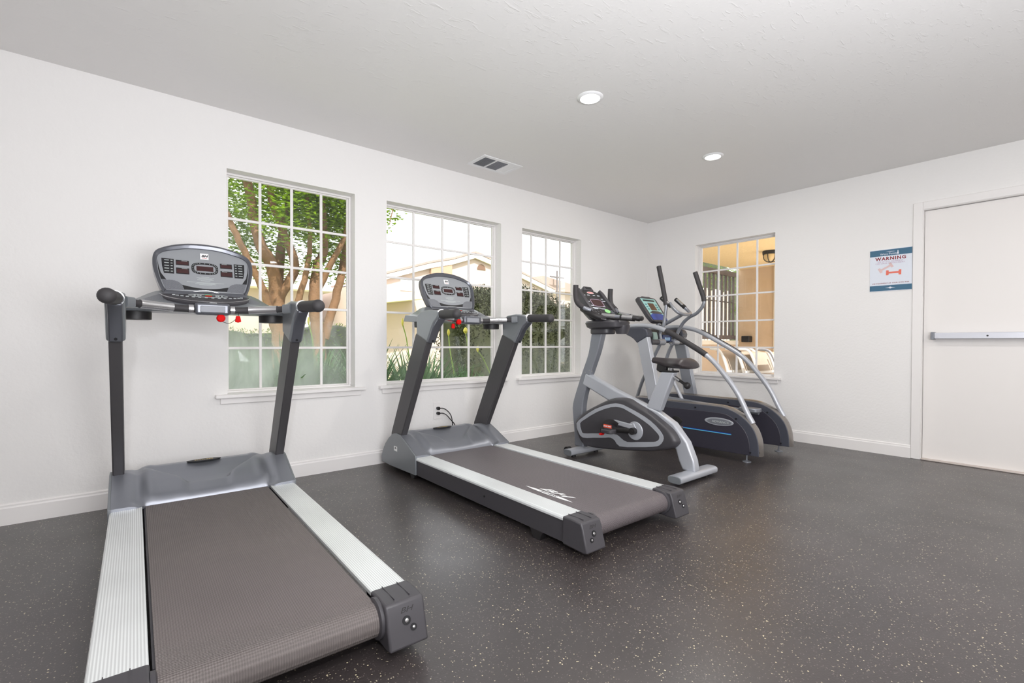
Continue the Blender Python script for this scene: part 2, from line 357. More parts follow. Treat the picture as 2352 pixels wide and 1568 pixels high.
# baseboards with a moulded top
def baseboard(name, P, a, b):
    prof = [(0, 0), (0.013, 0), (0.013, 0.086), (0.009, 0.094), (0.009, 0.102), (0.004, 0.108), (0, 0.108)]
    mb = MB(); mb.loft([[P(a, t, z) for t, z in prof], [P(b, t, z) for t, z in prof]]); return struct(mb.build(name, M['trim'], flat=True))
baseboard('baseboard_left', lambda a, t, z: (a, D-t, z), X0, E)
baseboard('baseboard_right', lambda a, t, z: (E-t, a, z), 0.986, D-0.013)
baseboard('baseboard_front', lambda a, t, z: (a, Y0+t, z), X0, E)
baseboard('baseboard_back', lambda a, t, z: (X0+t, a, z), Y0+0.013, D-0.013)
# windows: 4 x 5 lights, white vinyl frames
def window(name, a0, a1, P, gm):
    # P(a, depth outward, z)
    def bx(mb, a, b, t0, t1, z0, z1):
        vs = [P(x, t, z) for x in (a, b) for t in (t0, t1) for z in (z0, z1)]
        mb.add(vs, [(0, 1, 3, 2), (4, 6, 7, 5), (0, 4, 5, 1), (2, 3, 7, 6), (0, 2, 6, 4), (1, 5, 7, 3)])
    root = bpy.data.objects.new(name, None); C.objects.link(root); root['kind'] = 'structure'
    fr = MB(); w = 0.014; u_ = 0.009
    for (x, y, z0, z1) in ((a0, a1, WZ0, WZ0+w), (a0, a1, WZ1-w, WZ1), (a0, a0+w, WZ0+w, WZ1-w), (a1-w, a1, WZ0+w, WZ1-w)): bx(fr, x, y, 0.085, 0.135, z0, z1)
    fr.build('window_frame', M['trim'], root, bevel=0.003)
    s = MB()
    for (x, y, z0, z1) in ((a0+w, a1-w, WZ0+w, WZ0+w+u_), (a0+w, a1-w, WZ1-w-u_, WZ1-w), (a0+w, a0+w+u_, WZ0+w+u_, WZ1-w-u_), (a1-w-u_, a1-w, WZ0+w+u_, WZ1-w-u_)): bx(s, x, y, 0.1, 0.125, z0, z1)
    s.build('sash', M['trim'], root, bevel=0.002)
    g = MB(); A0, A1, B0, B1 = a0+w+u_, a1-w-u_, WZ0+w+u_, WZ1-w-u_
    bx(g, A0, A1, 0.118, 0.121, B0, B1); g.build('window_pane', gm, root, flat=True)
    m = MB(); cw = (a1-a0-0.02)/4; rh = (WZ1-WZ0-0.02)/5; q = 0.0085
    for i in range(1, 4): x = a0+0.01+cw*i; bx(m, x-q, x+q, 0.102, 0.1175, B0, B1)
    for j in range(1, 5): z = WZ0+0.01+rh*j; bx(m, A0, A1, 0.1025, 0.117, z-q, z+q)
    m.build('muntin_grid', M['trim'], root, bevel=0.002)
    sl = MB(); bx(sl, a0-0.07, a1+0.07, -0.045, 0, WZ0-0.022, WZ0-0.0); bx(sl, a0, a1, 0, 0.085, WZ0-0.004, WZ0+0.002); sl.build('window_sill', M['trim'], root, bevel=0.008, seg=3)
    ap = MB(); zz = [(WZ0-0.022, -0.018, 0.04), (WZ0-0.03, -0.018, 0.04), (WZ0-0.063, -0.012, 0.03)]
    bx(ap, a0-0.042, a1+0.042, -0.016, 0, WZ0-0.062, WZ0-0.022); ap.build('apron', M['trim'], root, bevel=0.004)
    return root
for i, (a, b) in enumerate(WIN_L): window('window_%d' % (i+1), a, b, lambda a, t, z: (a, D+t, z), M['glass_misty'] if i == 0 else M['glass'])
window('window_4', WIN_R[0], WIN_R[1], lambda a, t, z: (E+t, a, z), M['glass'])
# door with casing, panic bar
dr = MB().box(E+0.03, E+0.075, DY0+0.003, DY1-0.003, 0.012, DZ-0.004).build('door_1', M['door'], flat=True); struct(dr)
casing = MB()
for (y0, y1, z0, z1) in ((DY1+.003, DY1+.066, 0, DZ+.066), (DY0-.066, DY0-.003, 0, DZ+.066), (DY0-.003, DY1+.003, DZ+.003, DZ+.066)): casing.box(E-0.014, E, y0, y1, z0, z1)
casing.build('door_casing', M['trim'], dr, bevel=0.004)
jb = MB()
for (y0, y1, z0, z1) in ((DY1-.001, DY1+.014, 0, DZ+.012), (DY0-.014, DY0+.001, 0, DZ+.012), (DY0, DY1, DZ-.001, DZ+.012)): jb.box(E-0.008, E+0.028, y0, y1, z0, z1)
jb.build('door_jamb', M['trim'], dr, bevel=0.002)
pb = MB().box(E-0.032, E+0.0, 0.06, 0.842, 0.992, 1.040).build('panic_bar', mat('panic_bar_aluminium', (222, 224, 232), 0.3, 0.3), dr, bevel=0.004)
MB().box(E-0.034, E+0.031, 0.842, 0.864, 0.985, 1.046).build('end_cap', M['silver_mid'], pb, bevel=0.003)
MB().box(E-0.034, E+0.031, 0.03, 0.06, 0.985, 1.046).build('end_cap', M['silver_mid'], pb, bevel=0.003)
MB().box(E-0.0, E+0.031, 0.06, 0.842, 0.999, 1.033).build('mounting_rail', M['silver'], pb)
MB().cyl((E-0.0335, 0.535, 1.014), (E-0.030, 0.535, 1.014), 0.006).build('lock_hole', M['ink'], pb)
struct(MB().box(E-0.02, E+0.1, DY0, DY1, 0, 0.012).build('trim_1', mat('threshold_aluminium', (206, 196, 190), 0.4, 0.4), bevel=0.004))
struct(MB().box(E+0.17, E+0.3, DY0-0.2, DY1+0.2, 0, 2.2).build('trim_2', M['house'], flat=True))

# recessed ceiling lights
def ceiling_light(x, y, label):
    root = empty('ceiling_light', (x, y, H), 0, label, 'ceiling light', 'recessed ceiling lights')
    R = Matrix.Identity(4)
    MB().lathe([(0.056, -0.002), (0.060, -0.010), (0.073, -0.007), (0.079, -0.001), (0.079, 0.0), (0.056, 0.0)], R, 40).build('trim_ring', M['white'], root)
    MB().lathe([(0.0005, -0.0045), (0.056, -0.0045), (0.056, -0.002), (0.0005, -0.002)], R, 36).build('lens', M['lens'], root)
    l = bpy.data.lights.new('downlight', 'AREA'); l.shape = 'DISK'; l.size = 0.1; l.energy = LAMP_W; l.color = (1.0, 0.965, 0.92)
    o = bpy.data.objects.new('downlight', l); C.objects.link(o); o.parent = root; o.location = (0, 0, -0.014)
ceiling_light(2.225, 1.975, 'lit round recessed ceiling light nearest the camera, right of the air vent')
ceiling_light(3.672, 1.966, 'smaller lit round recessed ceiling light farther off towards the room corner')
for x, y in ((0.75, -0.6), (2.225, -0.6), (3.672, -0.6), (0.75, -2.3), (2.225, -2.3), (3.672, -2.3), (-0.9, -0.6)):  # extra lights added out of view to help light the room
    ceiling_light(x, y, 'lit round recessed ceiling light added in the unseen part of the room behind the camera')
# ceiling vent
vt = empty('ceiling_vent', (2.45, 3.222, H), 0, 'white rectangular ceiling air vent with dark louvres above the middle window', 'air vent')
fo = [(-.2, -.127), (.2, -.127), (.2, .127), (-.2, .127)]; fi = [(-.165, -.09), (.165, -.09), (.165, .09), (-.165, .09)]
MB().ring(fo, fi, 'z', -0.007, 0.0).build('frame', M['white'], vt, bevel=0.003)
MB().box(-.165, .075, -.09, .09, -0.0012, -0.0004).build('duct_opening', M['ink'], vt, flat=True)
MB().box(.08, .165, -.09, .09, -0.004, -0.001).build('damper_plate', M['white'], vt, bevel=0.002)
MB().box(-.053, -.043, -.09, .09, -0.008, -0.001).build('divider', M['white'], vt); MB().box(.072, .082, -.09, .09, -0.008, -0.001).build('divider', M['white'], vt)
for k in range(9): MB().box(-.160+k*.012, -.156+k*.012, -.09, .09, -0.006, -0.002).build('louvre', M['silver_mid'], vt, flat=True)
for k in range(12): MB().box(-.04, .072, -.086+k*.0152, -.080+k*.0152, -0.006, -0.003).build('louvre', M['silver_mid'], vt, flat=True)

# ------------------------------------------------------------------ warning sign
sg = empty('warning_sign', (E, 1.1355, 1.581), 0, 'white and blue gym warning sign with orange dumbbells beside the door', 'sign')
sw, sh = 0.1445, 0.179
MB().box(-0.006, 0, -sw, sw, -sh, sh).build('board', M['sign_white'], sg, flat=True)
MB().box(-0.0066, -0.006, -sw, sw, sh-0.004-0.052, sh-0.004).build('top_band', M['sign_blue'], sg, flat=True)
MB().box(-0.0066, -0.006, -sw, sw, -sh+0.004, -sh+0.050).build('bottom_band', M['sign_blue'], sg, flat=True)
def SR(y, z): return frame((-0.0068, y, z), (0, -1, 0), (0, 0, 1), (-1, 0, 0))
text('lettering', 'WARNING', 0.038, SR(0.0, 0.098), M['sign_red'], sg, space=1.22, bold=0.0012)
text('lettering', 'USE OF GYM EQUIPMENT\nCAN CAUSE SERIOUS INJURY.', 0.0145, SR(0.002, 0.070-0.004), M['sign_mauve'], sg, space=1.08)
text('lettering', 'USE EQUIPMENT AT YOUR OWN RISK', 0.0135, SR(0.0, -0.112), M['sign_red'], sg, space=1.12)
text('lettering', 'West Pointe', 0.024, SR(0.012, 0.138), M['sign_white'], sg)
MB().prism([(-0.043, 0.130), (-0.057, 0.130), (-0.053, 0.152), (-0.0535, 0.158), (-0.050, 0.163), (-0.0465, 0.158), (-0.047, 0.152)], 'x', -0.0072, -0.0066).build('lighthouse_emblem', M['sign_white'], sg, flat=True)
MB().prism([(0.035, 0.1555), (-0.035, 0.1555), (-0.02, 0.158), (0, 0.1595), (0.02, 0.158)], 'x', -0.0072, -0.0066).build('gull_emblem', M['sign_white'], sg, flat=True)
MB().prism(circ(0, -0.151, 0.0095, 0.008, 18)+[], 'x', -0.0072, -0.0066).prism([(0.036, -0.1515), (0, -0.155), (-0.036, -0.1515), (0, -0.1535+0.007)], 'x', -0.0074, -0.0068).build('bottom_emblem', M['sign_white'], sg, flat=True)
def dumb(cx, cz, ang, m):
    R = frame((-0.0068, cx, cz), (0, -math.cos(ang), math.sin(ang)), (0, math.sin(ang), math.cos(ang)), (-1, 0, 0))
    L_ = 0.052; p = [(-L_, -.021), (-L_+.017, -.021), (-L_+.019, -.0075), (L_-.019, -.0075), (L_-.017, -.021), (L_, -.021), (L_, .021), (L_-.017, .021), (L_-.019, .0075), (-L_+.019, .0075), (-L_+.017, .021), (-L_, .021)]
    MB().prism(p, 'z', 0, 0.0006, R).build('dumbbell_print', m, sg, flat=True)
dumb(0.033, 0.020, 0.50, M['sign_pink']); dumb(-0.022, -0.024, -0.02, M['sign_orange'])

# ------------------------------------------------------------------ outlet and cords
ol = empty('power_outlet', (2.1025, D, 0.37), 0, 'white wall power outlet with two black plugs behind the middle treadmill', 'outlet')
MB().box(-0.037, 0.037, -0.006, 0, -0.072, 0.072).build('cover_plate', M['trim'], ol, bevel=0.003)
for z in (0.02, -0.021): MB().prism(circ(0, z, 0.017, 0.015, 20, 2.8), 'y', -0.008, -0.006).build('socket', M['white'], ol)
for k, (z, ex, lab) in enumerate(((0.391, 2.30, 'black power cord plugged into the upper wall socket'), (0.349, 2.36, 'black power cord plugged into the lower wall socket'))):
    pc = empty('power_cord', (2.103, D-0.008, z), 0, lab, 'cord', 'cords plugged into the wall outlet')  # a treadmill's own power cord, kept as a separate object
    MB().prism(circ(0, 0, 0.014, 0.013, 16, 2.6), 'y', -0.026, 0.0).build('plug', M['black'], pc, bevel=0.003)
    pts = cat([(0, -0.024, 0), (0.02, -0.052, 0.003), (0.045, -0.07, -0.012), (0.075, -0.085, -0.05-k*0.0), (0.09+0.03*k, -0.09, -0.11), (0.10+0.03*k, -0.07, -0.22), (0.06, -0.045, -0.33+0.042*k), (0.02, -0.04, -0.362+0.042*k)], 5)
    MB().tube(pts, 0.004, 8).build('cable', M['black'], pc)

# ------------------------------------------------------------------ treadmill
def smooth2(pts, k=3, closed=True): return [(p.x, p.y) for p in cat([(a, b, 0) for a, b in pts], k, closed)]
def treadmill(x, y, yaw, label, belt_m, logo, tags):
    T = empty('treadmill', (x, y, 0), yaw, label, 'treadmill', 'treadmills facing the window wall')
    # belt: a closed loop round the rear roller
    c = [(-0.052+0.05*math.cos(a), 0.108+0.05*math.sin(a)) for a in [PI/2+PI*k/14 for k in range(15)]]
    MB().prism([(1.56, 0.158)]+c+[(1.56, 0.058)], 'y', -0.266, 0.266).build('running_belt', belt_m, T, angle=60)
    MB().box(0.0, 1.5, -0.272, 0.272, 0.066, 0.150).build('deck', M['charcoal'], T)
    MB().cyl((-0.052, -0.272, 0.108), (-0.052, 0.272, 0.108), 0.046).build('roller', M['silver_mid'], T)
    for s in (1, -1):
        nm = 'left' if s > 0 else 'right'
        prof = [(.279*s, .150), (.279*s, .1625), (.282*s, .164), (.388*s, .164), (.396*s, .161), (.399*s, .155), (.399*s, .146), (.392*s, .144), (.392*s, .150)]
        MB().loft([[(0.0, a, b) for a, b in prof], [(1.43, a, b) for a, b in prof]]).build('side_rail', M['rail'], T, flat=True)
        sk = MB().box(0.0, 1.41, min(.384*s, .394*s), max(.384*s, .394*s), 0.046, 0.146).build('side_skirt', M['charcoal'], T)
        MB().cyl((0.62, .392*s, .1), (0.62, .397*s, .1), 0.006, 10).build('screw', M['ink'], sk)
        cap = MB().prism([(0.006, .166), (-0.05, .168), (-.109, .164), (-.118, .140), (-.130, .095), (-.146, .042), (-.125, .036), (0.006, .040)], 'y', min(.277*s, .402*s), max(.277*s, .402*s)).build('rear_cap', M['charcoal'], T, bevel=0.007, seg=3)
        MB().lathe([(0.004, 0), (0.060, 0), (0.060, 0.010), (0.052, 0.014), (0.004, 0.014)], frame((-0.052, .2775*s, .108), (1, 0, 0), (0, 0, 1), (0, -s, 0)), 28).build('roller_boss', M['charcoal'], cap)
        # rear face frame
        n = Vector((-0.956, 0, 0.292)); up = Vector((0.292, 0, 0.956))
        for (vv, zz, rr) in ((.338, .112, .0130), (.358, .089, .0100)):
            px = -0.109-(.163-zz)*0.307
            R = frame((px-.0004, vv*s, zz), (0, -1, 0), up, n)
            MB().lathe([(0.0005, 0.001), (rr, 0.001), (rr, 0.003), (0.0005, 0.003)], R, 18).build('bolt_hole', M['ink'], cap)
            MB().lathe([(0.0005, 0.003), (rr*.5, 0.003), (rr*.4, 0.0045), (0.0005, 0.0055)], R, 12).build('bolt', M['chrome'], cap)
        R = frame((-.109-(.163-.140)*.307-0.0008, .340*s, .140), (0, -1, 0), up, n)
        text('embossed_lettering', 'BH', 0.021, R, M['black'], cap, ext=0.0012, sx=1.5, shear=0.35)
        for vv in (.315, .365): MB().box(-.09, .004, vv*s-.0012, vv*s+.0012, .1665, .169).build('ridge_line', M['charcoal'], cap)
        # feet
        MB().prism([(.14, .05), (.24, .05), (.225, .012), (.215, 0), (.17, 0), (.155, .03)], 'y', min(.355*s, .392*s), max(.355*s, .392*s)).build('rear_foot', M['black'], T)
        MB().lathe([(0.03, 0), (0.03, 0.012), (0.014, 0.016), (0.014, 0.06)], Matrix.Translation((1.80, .33*s, 0)), 16).build('front_foot', M['black'], T)
        MB().cyl((1.50, .34*s, .035), (1.50, .38*s, .035), .034, 18).build('transport_wheel', M['black'], T)
        # motor hood side panel
        side = [(1.956, .040), (1.961, .081), (1.934, .131), (1.889, .189), (1.83, .239), (1.766, .277), (1.71, .2885), (1.649, .285), (1.563, .248), (1.481, .210), (1.408, .177), (1.408, .046), (1.794, .037)]
        sp = MB().prism(side, 'y', min(.394*s, .406*s), max(.394*s, .406*s)).build('hood_side_panel', M['bracket'], T, bevel=0.003)
        if s > 0:
            MB().box(1.686, 1.738, .406, .4068, .160, .194).build('sticker', M['white'], sp, flat=True)
            text('lettering', 'BH', 0.018, frame((1.712, .4072, .181), (-1, 0, 0), (0, 0, 1), (0, 1, 0)), M['ink'], sp, sx=1.1, shear=.3)
        # upright
        MB().prism([(1.665, .24), (1.643, .279), (1.271, .954), (1.35, 1.05), (1.43, 1.005), (1.81, .282), (1.815, .24)], 'y', min(.347*s, .394*s), max(.347*s, .394*s)).build('upright', M['post'], T, bevel=0.006)
        br = MB().prism([(1.262, .946), (1.281, .958), (1.405, 1.003), (1.405, 1.046), (1.408, 1.095), (1.395, 1.135), (1.345, 1.156), (1.25, 1.163), (1.17, 1.155), (1.122, 1.145), (1.112, 1.122), (1.128, 1.10), (1.165, 1.078), (1.195, 1.045), (1.222, 1.0)], 'y', min(.334*s, .402*s), max(.334*s, .402*s)).build('upright_bracket', M['bracket'], T, bevel=0.012, seg=4)
        MB().prism([(1.250, .944), (1.268, .952), (1.235, 1.02), (1.20, 1.065), (1.15, 1.10), (1.122, 1.112), (1.112, 1.10), (1.14, 1.075), (1.185, 1.04), (1.218, .99)], 'y', min(.342*s, .394*s), max(.342*s, .394*s)).build('bracket_channel', M['rimgrey'], br, bevel=0.010, seg=3)
        MB().cyl((1.245, .368*s, .962), (1.236, .368*s, .958), .006, 10).build('screw', M['ink'], br)
        # rear grip
        a = Vector((1.135, .367*s, 1.128)); b = Vector((.915, .386*s, 1.121)); d = (b-a).normalized()
        MB().tube([a-d*.004, a+d*.012], .033, 20).build('grip_collar', M['white'], br)
        path = [a+d*.008, a+d*.02, b-d*.03, b-d*.014, b-d*.004, b+d*.006, b+d*.014, b+d*.019]
        MB().tube(path, .0285, 20, taper=[.97, 1, 1, 1.06, 1.06, .95, .7, .3]).build('rear_grip', M['foam'], T, angle=60)
        # cross bar: foam, sensor, foam
        bar = cat([(1.235, .335*s, 1.121), (1.29, .285*s, 1.119), (1.325, .20*s, 1.114), (1.345, .12*s, 1.109), (1.350, .05*s, 1.107)], 6)
        MB().tube(bar, .0165, 16).build('cross_bar', M['foam'], T, angle=60)
        seg = [p for p in bar if .150 <= abs(p.y) <= .285]
        MB().tube(seg, .020, 16).build('pulse_sensor', M['chrome'], T, angle=60)
        MB().tube([Vector((1.262, .318*s, 1.120)), Vector((1.225, .345*s, 1.121))], .024, 12, square=True).build('bar_socket', M['bracket'], T)
        MB().tube([(1.348, .098*s, 1.108), (1.349, .078*s, 1.108)], .0215, 16).build('bar_collar', M['chrome'], T)
        # cup holder
        MB().lathe([(0.054, 1.054), (0.061, 1.056), (0.062, 1.092), (0.062, 1.10), (0.057, 1.10), (0.055, 1.06)], Matrix.Translation((1.50, .298*s, 0)), 32).build('cup_holder', M['black'], T, angle=50)
    # motor hood, sculpted
    zs = [(1.408, .177), (1.481, .21), (1.563, .248), (1.649, .285), (1.71, .288), (1.766, .277), (1.83, .239), (1.889, .189), (1.934, .131), (1.961, .06)]
    zc = [(1.445, .163), (1.458, .180), (1.475, .192), (1.50, .203), (1.53, .216), (1.546, .221), (1.552, .209), (1.60, .223), (1.68, .253), (1.745, .282), (1.80, .278), (1.86, .235), (1.92, .16), (1.961, .06)]
    zc2 = [(1.445, .163), (1.458, .182), (1.48, .200), (1.52, .222), (1.58, .248), (1.66, .275), (1.745, .288), (1.80, .281), (1.86, .235), (1.92, .16), (1.961, .06)]
    nv, nu = 72, 56; rows = []
    for i in range(nv+1):
        v = -.395+.79*i/nv; av = abs(v); k = sstep(.262, .30, av); u0 = 1.445*(1-k)+1.408*k; row = []
        row.append((u0, v, .150))
        for j in range(nu+1):
            t = j/nu; uu = u0+(1.961-u0)*t
            half = .085+.17*sstep(1.55, 1.75, uu)                      # the sunk panel widens towards the ridge
            e = sstep(half, half+.028, av)
            zz = interp(zc, uu)*(1-e)+interp(zc2, uu)*e
            kk = sstep(.258, .335, av)
            z = zz*(1-kk)+interp(zs, uu)*kk
            fade = sstep(1.41, 1.50, uu)*(1-sstep(1.72, 1.9, uu))
            z += .007*math.exp(-((av-.245)/.020)**2)*fade - .013*math.exp(-((av-.295)/.022)**2)*fade
            row.append((uu, v, z))
        row.append((1.958, v, .040)); rows.append(row)
    mb = MB(); mb.loft(rows, closed=False); hd = mb.build('motor_hood', M['silver'], T, angle=50)
    MB().prism(circ(1.738, 0, .028, .082, 28), 'z', .2835, .2885).build('oval_badge', M['ink'], hd, bevel=.002)
    text('lettering', 'FITNESS', .017, frame((1.738, 0, .2892), (0, -1, 0), (1, 0, 0), (0, 0, 1)), mat('badge_gold', (196, 172, 120), .4), hd, sx=1.5)
    MB().box(1.47, 1.95, -.39, .39, .040, .150).build('motor_housing', M['charcoal'], T)
    # console tray with swept wings
    secs = []
    for i in range(25):
        v = -.372+.744*i/24; a = abs(v); top = 1.142+.07*sstep(.36, .19, a); bk = 1.715-.06*sstep(.1, .37, a); ft = 1.385+.02*sstep(.2, .37, a)
        secs.append([(ft, v, 1.094), (ft-.006, v, 1.106), (ft+.02, v, 1.122), (1.50, v, 1.134+.3*(top-1.142)), (1.60, v, top), (bk-.025, v, top+.002), (bk, v, top-.04), (bk-.005, v, 1.10), (1.5, v, 1.090)])
    tr = MB().loft(secs).build('console_tray', M['bracket'], T, angle=40, bevel=.003)
    for s in (1, -1):
        g = []
        for i in range(11):
            v = s*(.19+.155*i/10); a = abs(v); top = 1.142+.07*sstep(.36, .19, a); z1 = 1.134+.3*(top-1.142)
            g.append([(1.415, v, 1.1255), (1.455, v, 1.1305), (1.50, v, z1+.002), (1.56-.05*i/10, v, z1+(top-z1)*(.6-.5*i/10)+.003)])
        MB().loft(g, closed=False).build('speaker_mesh', M['grille'], tr)
    # end of tray seen from outside
    # display housing, leaning away from the runner
    A = Vector((1.594, 0, 1.207)); Tt = Vector((.40, 0, .9165)).normalized(); Nn = Vector((-Tt.z, 0, Tt.x))  # Nn points to the runner
    R = frame(A, (0, -1, 0), Tt, Nn)
    half = [(0, .300), (.045, .298), (.09, .2915), (.148, .2745), (.192, .253), (.215, .234), (.2265, .208), (.2305, .175), (.228, .13), (.219, .085), (.206, .035), (.188, -.01), (.16, -.04)]
    out = half+[(-a, b) for a, b in half[::-1][:-1]]
    hin = [(0, .2715), (.045, .270), (.09, .264), (.14, .250), (.175, .238), (.198, .222), (.208, .205), (.2125, .175), (.210, .13), (.2025, .085), (.190, .035), (.176, .008), (.15, .004)]
    inn = hin+[(-a, b) for a, b in hin[::-1][:-1]]
    out = smooth2(out, 3); inn = smooth2(inn, 3)
    back = [(a*.93, .13+(b-.13)*.93) for a, b in out]
    n = len(out); mb = MB()
    lay = [(out, 0.012), (out, -0.028), (back, -0.052)]
    mb.loft([[R @ Vector((a, b, z)) for a, b in P] for P, z in lay], caps=False)
    mb.add([R @ Vector((a, b, -0.052)) for a, b in back], [tuple(range(n))])
    mb.loft([[R @ Vector((a, b, z)) for a, b in P] for P, z in ((out, 0.012), ([((a+c)/2, (b+d)/2) for (a, b), (c, d) in zip(out, inn)], .018), (inn, 0.010), (inn, 0.0))], caps=False)
    dh = mb.build('display_housing', M['rimgrey'], T, angle=40)
    MB().prism(inn, 'z', -0.004, 0.002, R).build('control_panel', M['facegrey'], T, angle=20)
    pn = T.children[-1] if False else [o for o in C.objects if o.name.startswith('control_panel') and o.parent == T][-1]
    def plate(nm, pts, m, z=0.002, t=0.0012, par=pn): return MB().prism(pts, 'z', z, z+t, R).build(nm, m, par, flat=True)
    def rect(x0, x1, y0, y1): return [(x0, y0), (x1, y0), (x1, y1), (x0, y1)]
    for s in (1, -1):
        for (y0, y1) in ((.162, .192), (.109, .145)):
            d = plate('display', rect(s*.072, s*.130, y0, y1), M['ink'])
            MB().prism(rect(s*.075, s*.127, y0+.004, y1-.007), 'z', .0032, .0038, R).build('display_glass', M['display'], d, flat=True)
            MB().prism(rect(s*.080, s*.105, y1-.005, y1-.0025), 'z', .0032, .0036, R).build('caption', M['letter_grey'], d, flat=True)
        kp = plate('key_list', [(s*.139, .107), (s*.182, .107), (s*.190, .15), (s*.192, .196), (s*.139, .196)], M['ink'])
        lb = MB()
        for k in range(5): lb.prism(rect(s*.160, s*.180, .118+k*.0165, .1225+k*.0165), 'z', .0032, .0036, R); lb.prism(rect(s*.144, s*.153, .118+k*.0165, .1225+k*.0165), 'z', .0032, .0036, R)
        lb.build('printed_labels', M['letter_grey'], kp, flat=True)
        plate('dark_crescent', [(s*.209, .19), (s*.207, .13), (s*.196, .07), (s*.174, .07), (s*.196, .108), (s*.204, .145)], M['ink'])
        plate('speaker', [(s*.194, .068), (s*.145, .069), (s*.122, .060), (s*.106, .044), (s*.094, .014), (s*.177, .011)], M['grille'])
    if True:
        low = cat([(.106, .043, 0), (.05, .0305, 0), (0, .027, 0), (-.05, .0305, 0), (-.106, .043, 0)], 4)
        bot = cat([(-.097, .016, 0), (-.05, .0165, 0), (0, .021, 0), (.05, .0165, 0), (.097, .016, 0)], 4)
        plate('dark_crescent', [(p.x, p.y) for p in low]+[(p.x, p.y) for p in bot], M['ink'])
    ov = MB().ring(circ(0, .151, .062, .036, 40, 3), circ(0, .151, .050, .026, 40, 3), 'z', .002, .0032, R).build('lap_track', M['ink'], pn)
    dots = MB()
    for (a, b) in circ(0, .151, .056, .031, 24, 3): dots.prism(circ(a, b, .0022, .0017, 6), 'z', .0032, .0036, R)
    dots.build('lap_dots', M['letter_grey'], ov, flat=True)
    plate('central_display', rect(-.039, .039, .136, .165), M['display'])
    pl = MB()
    for (w_, yy) in ((.018, .098), (.040, .092), (.032, .086), (.038, .080), (.022, .074), (.085, .064), (.042, .060), (.048, .055), (.030, .050)): pl.prism(rect(-w_, w_, yy, yy+.0022), 'z', .002, .0024, R)
    pl.build('printed_notes', M['letter_grey'], pn, flat=True)
    lg = plate('logo_plate', rect(-.0195, .0195, .209, .2465), M['white'])
    text('lettering', 'BH', .019, R @ Matrix.Translation((0, .230, .0034)), M['ink'], lg, sx=1.15, shear=.35, bold=.0006)
    MB().prism(rect(-.011, .011, .2165, .218), 'z', .0032, .0036, R).build('red_underline', M['red'], lg, flat=True)
    # keypad shelf that bulges towards the runner
    secs = []; nsec = 33
    for i in range(nsec):
        v = -.206+.412*i/(nsec-1); q = math.sqrt(max(0, 1-(v/.2065)**2)); ur = 1.592-.178*q; zt = 1.203+.010*math.exp(-(v/.07)**2)
        ze = 1.196-.050*q
        secs.append([(1.615, v, zt), (1.596, v, zt), (ur+.03*q+.004, v, ze+.012*q+.003), (ur+.006, v, ze+.003), (ur, v, ze-.006), (ur+.012*q, v, ze-.022*q-.008), (ur+.05*q+.01, v, 1.118), (1.615, v, 1.118)])
    sh = MB().loft(secs).build('keypad_shelf', M['charcoal'], T, angle=35)
    Rk = frame((1.505, 0, 1.188), (0, -1, 0), Vector((.956, 0, .292)), Vector((-.292, 0, .956)))
    rl = MB()
    rr = [p for p in [( .198*math.cos(a), -.075*math.sin(a)+.02) for a in [PI*(.04+.92*k/30) for k in range(31)]]]
    MB().ring(circ(0, -.008, .088, .034, 36), circ(0, -.008, .085, .0315, 36), 'z', .001, .003, Rk).build('oval_line', M['letter_grey'], sh)
    ks = MB()
    for k in range(14):
        a = PI*(.14+.72*k/13); x_, y_ = .165*math.cos(a), .006-.062*math.sin(a)
        ks.prism(rect(x_-.0065, x_+.0065, y_-.0025, y_+.0025), 'z', .001, .004, Rk)
    for x_ in (-.06, -.045, -.035, .035, .045, .06): ks.prism(rect(x_-.004, x_+.004, -.012, -.002), 'z', .001, .004, Rk)
    ks.build('keys', M['letter_grey'], sh, flat=True)
    MB().prism(rect(-.017, .017, .002, .012), 'z', .001, .005, Rk).build('start_key', M['green'], sh, bevel=.001)
    MB().prism(rect(-.015, .015, -.020, -.012), 'z', .001, .005, Rk).build('stop_key', M['red'], sh, bevel=.001)
    MB().tube([Vector((1.588, q_[0][1], q_[0][2]+.002+.006*math.exp(-(q_[0][1]/.06)**2))) for q_ in secs[3:-3]], .0028, 6).build('shelf_trim', M['chrome'], sh)
    rim = MB(); path = [Vector(s_[3])+Vector((-.001, 0, .001)) for s_ in secs]
    rim.tube(path, .0022, 6); rim.build('shelf_rim', M['chrome'], sh)
    # centre box on the cross bar
    bx = MB().box(1.315, 1.375, -.074, .074, 1.080, 1.139).build('control_box', M['rimgrey'], T, bevel=.012, seg=3)
    MB().box(1.3105, 1.318, -.052, .052, 1.092, 1.124).build('box_faceplate', mat('satin_grey_plate', (150, 152, 158), .6, .2, spec=.2), bx, bevel=.003)
    MB().box(1.325, 1.335, -.018, .012, 1.139, 1.1405).build('printed_label', M['white'], bx, flat=True)
    # red stop tether pieces
    (v1, z1), (v2, z2) = tags
    MB().lathe([(0.001, -.012), (.014, -.012), (.019, -.008), (.019, .008), (.014, .012), (.001, .012)], frame((1.330, v1, z1), (0, 1, 0), (0, 0, 1), (1, 0, 0)), 20).build('stop_switch', M['red'], T)
    st = MB().prism([(v2-.009, z2+.014), (v2+.009, z2+.014), (v2+.014, z2-.016), (v2, z2-.02), (v2-.014, z2-.016)], 'x', 1.322, 1.334).build('safety_key', M['red'], T, bevel=.003)
    MB().tube(cat([(1.328, v1+.006, z1-.012), (1.326, (v1+v2)/2, min(z1, z2)-.024), (1.328, v2, z2+.012), (1.34, v2, z2+.04)], 6), .0014, 6).build('safety_cord', M['black'], T)
